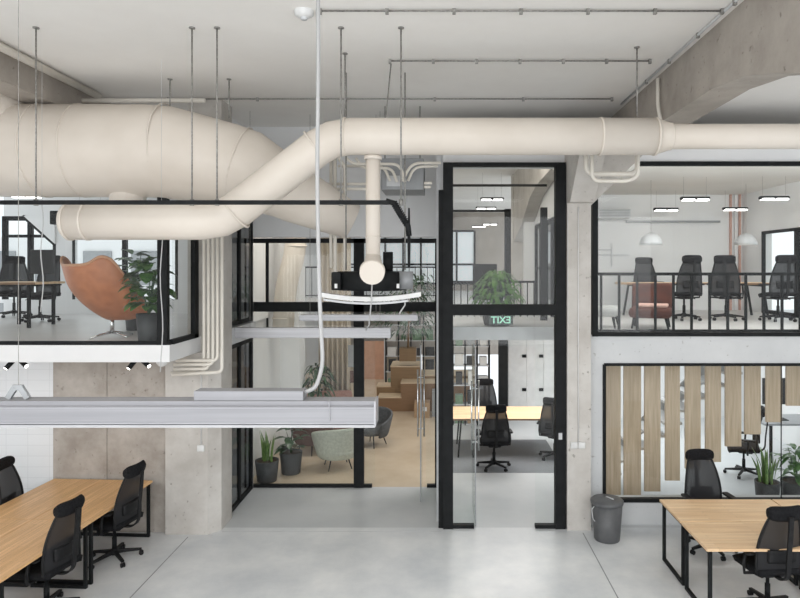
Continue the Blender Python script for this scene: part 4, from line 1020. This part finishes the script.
# door room extras: cabinets, black post, gallery bits, pendants
cbn = thing('tall_cabinet', (X(528, 15.3), 15.3, 0), 'row of tall white cabinets behind the glass door', 'cabinet')
Yc_ = 15.3
m = MB(); m.box(X(508, Yc_), Yc_, 0, X(560, Yc_), Yc_ + .29, 2.4); m.build('carcass', 'white', cbn)
for (a, b) in ((508.5, 526), (526.6, 543), (543.6, 559)):
    m = MB(); m.box(X(a, Yc_), Yc_ - .02, .05, X(b, Yc_), Yc_, 2.38); d_ = m.build('cabinet_door', 'whiteplastic', cbn)
    for zz in (1.55, .75):
        m = MB(); m.cbox((X(b - 2, Yc_), Yc_ - .035, zz), (.1, .03, .07)); m.build('knob', 'black', d_)
m = MB(); m.box(X(499, 14.4), 14.4, 0, X(508, 14.4), 14.6, 2.49); struct('pillar_black', m, 'black', 'slim black steel post behind the glass door', 'pillar')
# reflection of an exit sign, built as a plate with mirrored letters
ex = thing('exit_reflection', (X(501, 10.2), 10.2, Z(325, 10.2)), 'small solid stand-in for the mirrored reflection of a green exit sign below the bushy plant', 'sign')
m = MB(); m.box(X(489, 10.2), 10.19, Z(324.5, 10.2), X(513, 10.2), 10.2, Z(315.5, 10.2)); m.build('plate', 'exitback', ex)
cu = bpy.data.curves.new('exit_text', 'FONT'); cu.body = 'EXIT'; cu.align_x = 'CENTER'; cu.align_y = 'CENTER'; cu.size = .155; cu.extrude = .002; cu.offset = .003
to = bpy.data.objects.new('tmp', cu); col.objects.link(to); bpy.context.view_layer.update()
me = bpy.data.meshes.new_from_object(to.evaluated_get(bpy.context.evaluated_depsgraph_get())); bpy.data.objects.remove(to)
lt = bpy.data.objects.new('lettering', me); me.materials.clear(); me.materials.append(M['exitgreen']); col.objects.link(lt); lt.parent = ex
c = Vector((X(501, 10.18), 10.183, Z(320.3, 10.18)))
lt.location = c - ex.location; lt.rotation_euler = (PI / 2, 0, PI)
m = MB(); m.tube([(X(501, 10.2), 10.197, Z(315, 10.2)), (X(501, 10.2), 10.197, 2.72)], .004, 5)
m = MB(); m.add(rectX(11.6, 14.37, FZ + .01, 4.55, 2.16), [(0, 1, 2, 3)]); tag(m.build('window_10', 'dimglass', None), 'dark glass between the gallery and the upper right office', 'window', kind='structure')
# gallery things through upper door glass
gl = thing('railing', (.9, 10.9, FZ), 'black gallery railing behind the bushy plant', 'railing')
m = MB(); m.box(.1, 12.5, FZ + .66, 1.9, 12.54, FZ + .70); m.build('top_rail', 'black', gl)
for k in range(14):
    m = MB(); x = .15 + k * .13; m.box(x - .01, 12.51, FZ, x + .01, 12.53, FZ + .66); m.build('baluster', 'black', gl)
m = MB(); m.box(X(473, 19), 19, FZ, X(497, 19), 19.2, Z(264, 19)); tag(m.build('tall_screen', 'black', None), 'tall black panel standing on the gallery behind the bushy plant', 'panel')
m = MB(); m.box(X(505, 14.6), 14.6, FZ, X(511, 14.6), 14.75, 5.0); struct('trim_5', m, 'black', 'black upright post on the gallery left of its concrete column', 'trim')
m = MB(); m.box(X(541, 11.6), 11.6, FZ, X(547.5, 11.6), 11.7, 4.75); struct('trim_6', m, 'black', 'black upright post on the gallery near the right door jamb', 'trim')
m = MB(); m.box(.1, 14.6, 4.93, X(511, 14.6), 14.65, 4.98); m.box(.1, 11.6, 5.13, X(547, 11.6), 11.65, 5.17); struct('trim_7', m, 'black', 'black horizontal rails under the gallery ceiling', 'trim')
m = MB(); 
for y in (11.6, 12.3, 13.0, 13.7, 14.37):
    m.box(2.13, y - .04, FZ, 2.19, y + .04, 4.6)
m.box(2.13, 11.6, 4.52, 2.19, 14.37, 4.6); m.box(2.14, 11.6, 3.62, 2.18, 14.37, 3.67); struct('trim_8', m, 'black', 'black side glazing bars beside the gallery', 'trim')

def twin(px, py, Y, z, label, group, wires=True, ceil=5.3, w=.52):
    x = X(px, Y); o = thing('ceiling_light', (x, Y, z), label, 'light', group)
    m = MB(); m.rbox(x - w / 2, Y - .06, z, x + w / 2, Y + .06, z + .06, .02, 2); m.build('housing', 'black', o)
    for s in (-1, 1):
        m = MB(); m.box(x + s * w * .245 - w * .20, Y - .065, z - .012, x + s * w * .245 + w * .20, Y + .045, z + .018); m.build('diffuser', 'lampwhite', o)
    for s in (-1, 1):
        m = MB(); m.tube([(x + s * w * .4, Y, z + .05), (x + s * w * .4, Y, ceil)], .002, 4); m.build('wire', 'rod', o)
for (px, Y, lab) in ((695, 11.6, 'above the middle chair'), (774, 11.5, 'nearest the side window'), (666, 13.7, 'above the brown armchair, far row'), (735, 13.6, 'far row beside the red-striped strip')):
    twin(px, 0, Y, 4.88, 'black twin ceiling light in the upper right office, ' + lab, 'twin lights in the upper right office')
for (px, Y, lab) in ((27, 11.3, 'nearest the left edge'), (104, 11.1, 'beside the duct stub'), (90, 12.7, 'low behind the slim duct')):
    twin(px, 0, Y, 4.9, 'black twin ceiling light in the upper left office, ' + lab, 'twin lights in the upper left office', ceil=CZ)
for (px, Y, lab) in ((492, 15.8, 'nearest'), (486, 18.2, 'second'), (490, 24.8, 'third'), (479, 26.2, 'fourth')):
    twin(px, 0, Y, 5.33, 'black twin ceiling light over the gallery behind the door, %s from the glass' % lab, 'twin lights over the gallery', ceil=CZ, w=.58)
for (px, Y, lab) in ((651, 12.0, 'left white dome pendant in the upper right office'), (746, 12.6, 'right white dome pendant in the upper right office')):
    c = Vector((X(px, Y), Y, Z(245, Y))); o = thing('pendant_lamp', tuple(c), lab, 'lamp')
    m = MB(); m.lathe([(.205, 0), (.20, .06), (.165, .14), (.10, .20), (.03, .23), (0, .232)], c, 28); m.build('lamp_shade', 'lightgrey', o, solid=.006)
    m = MB(); m.lathe([(0, .02), (.19, .02)], c, 24); m.build('diffuser', 'lampwhite', o)
    m = MB(); m.tube([c + Vector((0, 0, .23)), Vector((c.x, c.y, 5.3))], .003, 5); m.build('cord', 'rod', o)
# upper right office fittings
g = thing('air_grille', (X(612, 14), 14.3, Z(218, 14)), 'grey air grille box high on the back wall upstairs', 'vent')
m = MB(); p0 = P(598, 218, 14); p1 = P(631, 209, 14); m.box(p0.x, 14.0, p0.z, p1.x, 14.39, p1.z); m.build('housing', 'lightgrey', g, bevel=.01)
for k in range(4):
    m = MB(); z = p0.z + .04 + k * .04; m.box(p0.x + .03, 13.985, z, p1.x - .03, 14.0, z + .015); m.build('slat', 'grey', g)
m = MB(); m.box(X(627, 14.3), 14.33, Z(222.5, 14.3), X(721, 14.3), 14.39, Z(220.5, 14.3)); tag(m.build('wall_rail', 'grey', None), 'thin dark rail along the top of the office back wall', 'rail')
m = MB()
for (a, b, c_, d) in ((-.30, -.27, -.22, .22), (.06, .09, -.26, .26), (-.55, .5, -.015, .015), (-.27, .06, .1, .13)):
    m.box(X(609, 14.36) + a * .9, 14.37, Z(255, 14.36) + c_, X(609, 14.36) + b * .9, 14.395, Z(255, 14.36) + d)
tag(m.build('wall_emblem', 'lightgrey', None), 'faint thin-line grey emblem on the white office back wall', 'sign')
for k in range(3):
    m = MB(); xx = X(731 + 4.6 * k, 14.3); m.box(xx, 14.34, FZ, xx + .04, 14.39, 5.3); tag(m.build('wall_strip', 'blush' if k != 1 else 'white', None), 'reddish upright strip at the corner of the office back wall, %s of three' % ['left', 'middle', 'right'][k], 'strip', 'reddish strips at the office corner')
# stair room screens at right
m = MB(); mn2 = thing('computer_monitor', (X(776, 12.2), 12.2, .75), 'large black monitor on a desk beyond the stair', 'monitor')
m.box(X(763, 12.2), 12.2, 1.05, X(800, 12.2), 12.24, 1.55); m.build('screen', 'screen', mn2, bevel=.006)
m = MB(); m.box(X(780, 12.2) - .03, 12.24, .76, X(780, 12.2) + .03, 12.28, 1.3); m.box(X(780, 12.2) - .14, 12.15, .75, X(780, 12.2) + .14, 12.35, .765); m.build('stand', 'black', mn2)
table('work_table', X(757, 12.2), X(860, 12.2), 11.9, 12.7, 0, .75, 'grey', 'grey-topped table beyond the hanging planks carrying a monitor')
# storage items in upper-left office
m = MB(); m.cbox(P(59, 218, 9.5), (.16, .2, .2)); 
lsp = tag(m.build('wall_speaker', 'black', None, bevel=.01), 'small black speaker box at the left end of the slim duct', 'speaker')
m = MB(); m.box(X(27, 10.6), 10.6, FZ + .73, X(53, 10.6), 10.64, FZ + 1.15); 
mn3 = thing('computer_monitor', (X(40, 10.6), 10.6, FZ + .726), 'dark monitor on the desk in the upper left office', 'monitor'); mn3_ = MB()
mn3_.box(X(30, 10.5), 10.5, FZ + .85, X(54, 10.5), 10.54, FZ + 1.25); mn3_.build('screen', 'screen', mn3, bevel=.005)
mn3_ = MB(); mn3_.box(X(41, 10.5), 10.54, FZ + .73, X(43, 10.5), 10.57, FZ + 1); mn3_.box(X(38, 10.5), 10.45, FZ + .726, X(46, 10.5), 10.65, FZ + .74); mn3_.build('stand', 'black', mn3)

# neighbouring building outside the left office windows
nb = thing('building', (-17, 32, 0), 'pale building with rows of windows outside the upper left office', 'building')
m = MB(); m.box(-24, 32, 0, -11, 38, 5.2); m.build('wall', 'white', nb)
for a in range(5):
    for b in range(2):
        m = MB(); m.box(-22.6 + a * 2.4, 31.9, .2 + b * 2.6, -21.2 + a * 2.4, 32, 1.9 + b * 2.6); m.build('window', 'grey', nb)

# ------------------------------------------------------------------ light
def area(name, loc, size, rot, e, c=(1, 1, 1)):
    l = bpy.data.lights.new(name, 'AREA'); l.shape = 'RECTANGLE'; l.size, l.size_y = size; l.energy = e; l.color = c
    o = bpy.data.objects.new(name, l); o.location = loc; o.rotation_euler = rot; col.objects.link(o); return o
area('hall_fill', (-1, -1.0, 5.85), (13, 5), (0, 0, 0), 400, (1, .99, .975))  # unseen fill panel added above and behind the view to light the hall
area('hall_window_light', (0, -4.6, 3.2), (15, 4.5), (PI / 2, 0, 0), 560, (.97, .985, 1))
area('office_right_fill', (4.6, 9.5, 5.2), (4, .4), (math.radians(35), 0, 0), 80, (1, .99, .97))  # added fill hidden behind the lintel to brighten the upper right office
area('office_left_fill', (-5.2, 8.3, 4.8), (3.2, .4), (math.radians(35), 0, 0), 35, (1, .98, .95))  # added fill without a fixture, brightens the upper left office
area('lounge_fill', (-1.8, 11.4, 5.9), (2.6, .8), (math.radians(25), 0, 0), 80, (1, .94, .86))  # added fill tucked out of sight above the recessed glazing
area('gallery_fill', (1.0, 11.0, 5.9), (1.4, .8), (math.radians(30), 0, 0), 30, (1, .93, .84))  # unseen fill added to lift the gallery behind the door
area('lounge_far_fill', (-2.2, 18, 5.9), (4, 3), (0, 0, 0), 95, (1, .95, .88))  # added fill with no fixture, lights the back of the lounge
area('store_fill', (1.2, 12.4, 2.44), (1.8, 1.6), (0, 0, 0), 60, (1, .98, .95))  # fill added out of view under the slab behind the door
area('stair_fill', (4.6, 12.8, 2.42), (4.5, 2.6), (0, 0, 0), 115, (.95, .98, 1))  # unseen fill added to brighten the stair room floor
w = bpy.data.worlds.new('sky'); sc.world = w; w.use_nodes = True
bg = w.node_tree.nodes['Background']; bg.inputs[0].default_value = (.92, .96, 1, 1); bg.inputs[1].default_value = 1.25

cam = bpy.data.cameras.new('camera'); co = bpy.data.objects.new('camera', cam); col.objects.link(co)
co.location = (0, 0, EYE); co.rotation_euler = (PI / 2, 0, 0)
cam.sensor_width = 36; cam.lens = 36 * F / 800; cam.shift_x = -(CX - 400) / 800; cam.shift_y = -(299 - CY) / 800; cam.clip_end = 200
sc.camera = co
sc.view_settings.view_transform = 'Standard'; sc.view_settings.look = 'None'; sc.view_settings.exposure = 0
sc.cycles.use_denoising = True
sc.cycles.max_bounces = 10; sc.cycles.diffuse_bounces = 5; sc.cycles.transparent_max_bounces = 24
sc.cycles.sample_clamp_indirect = 6
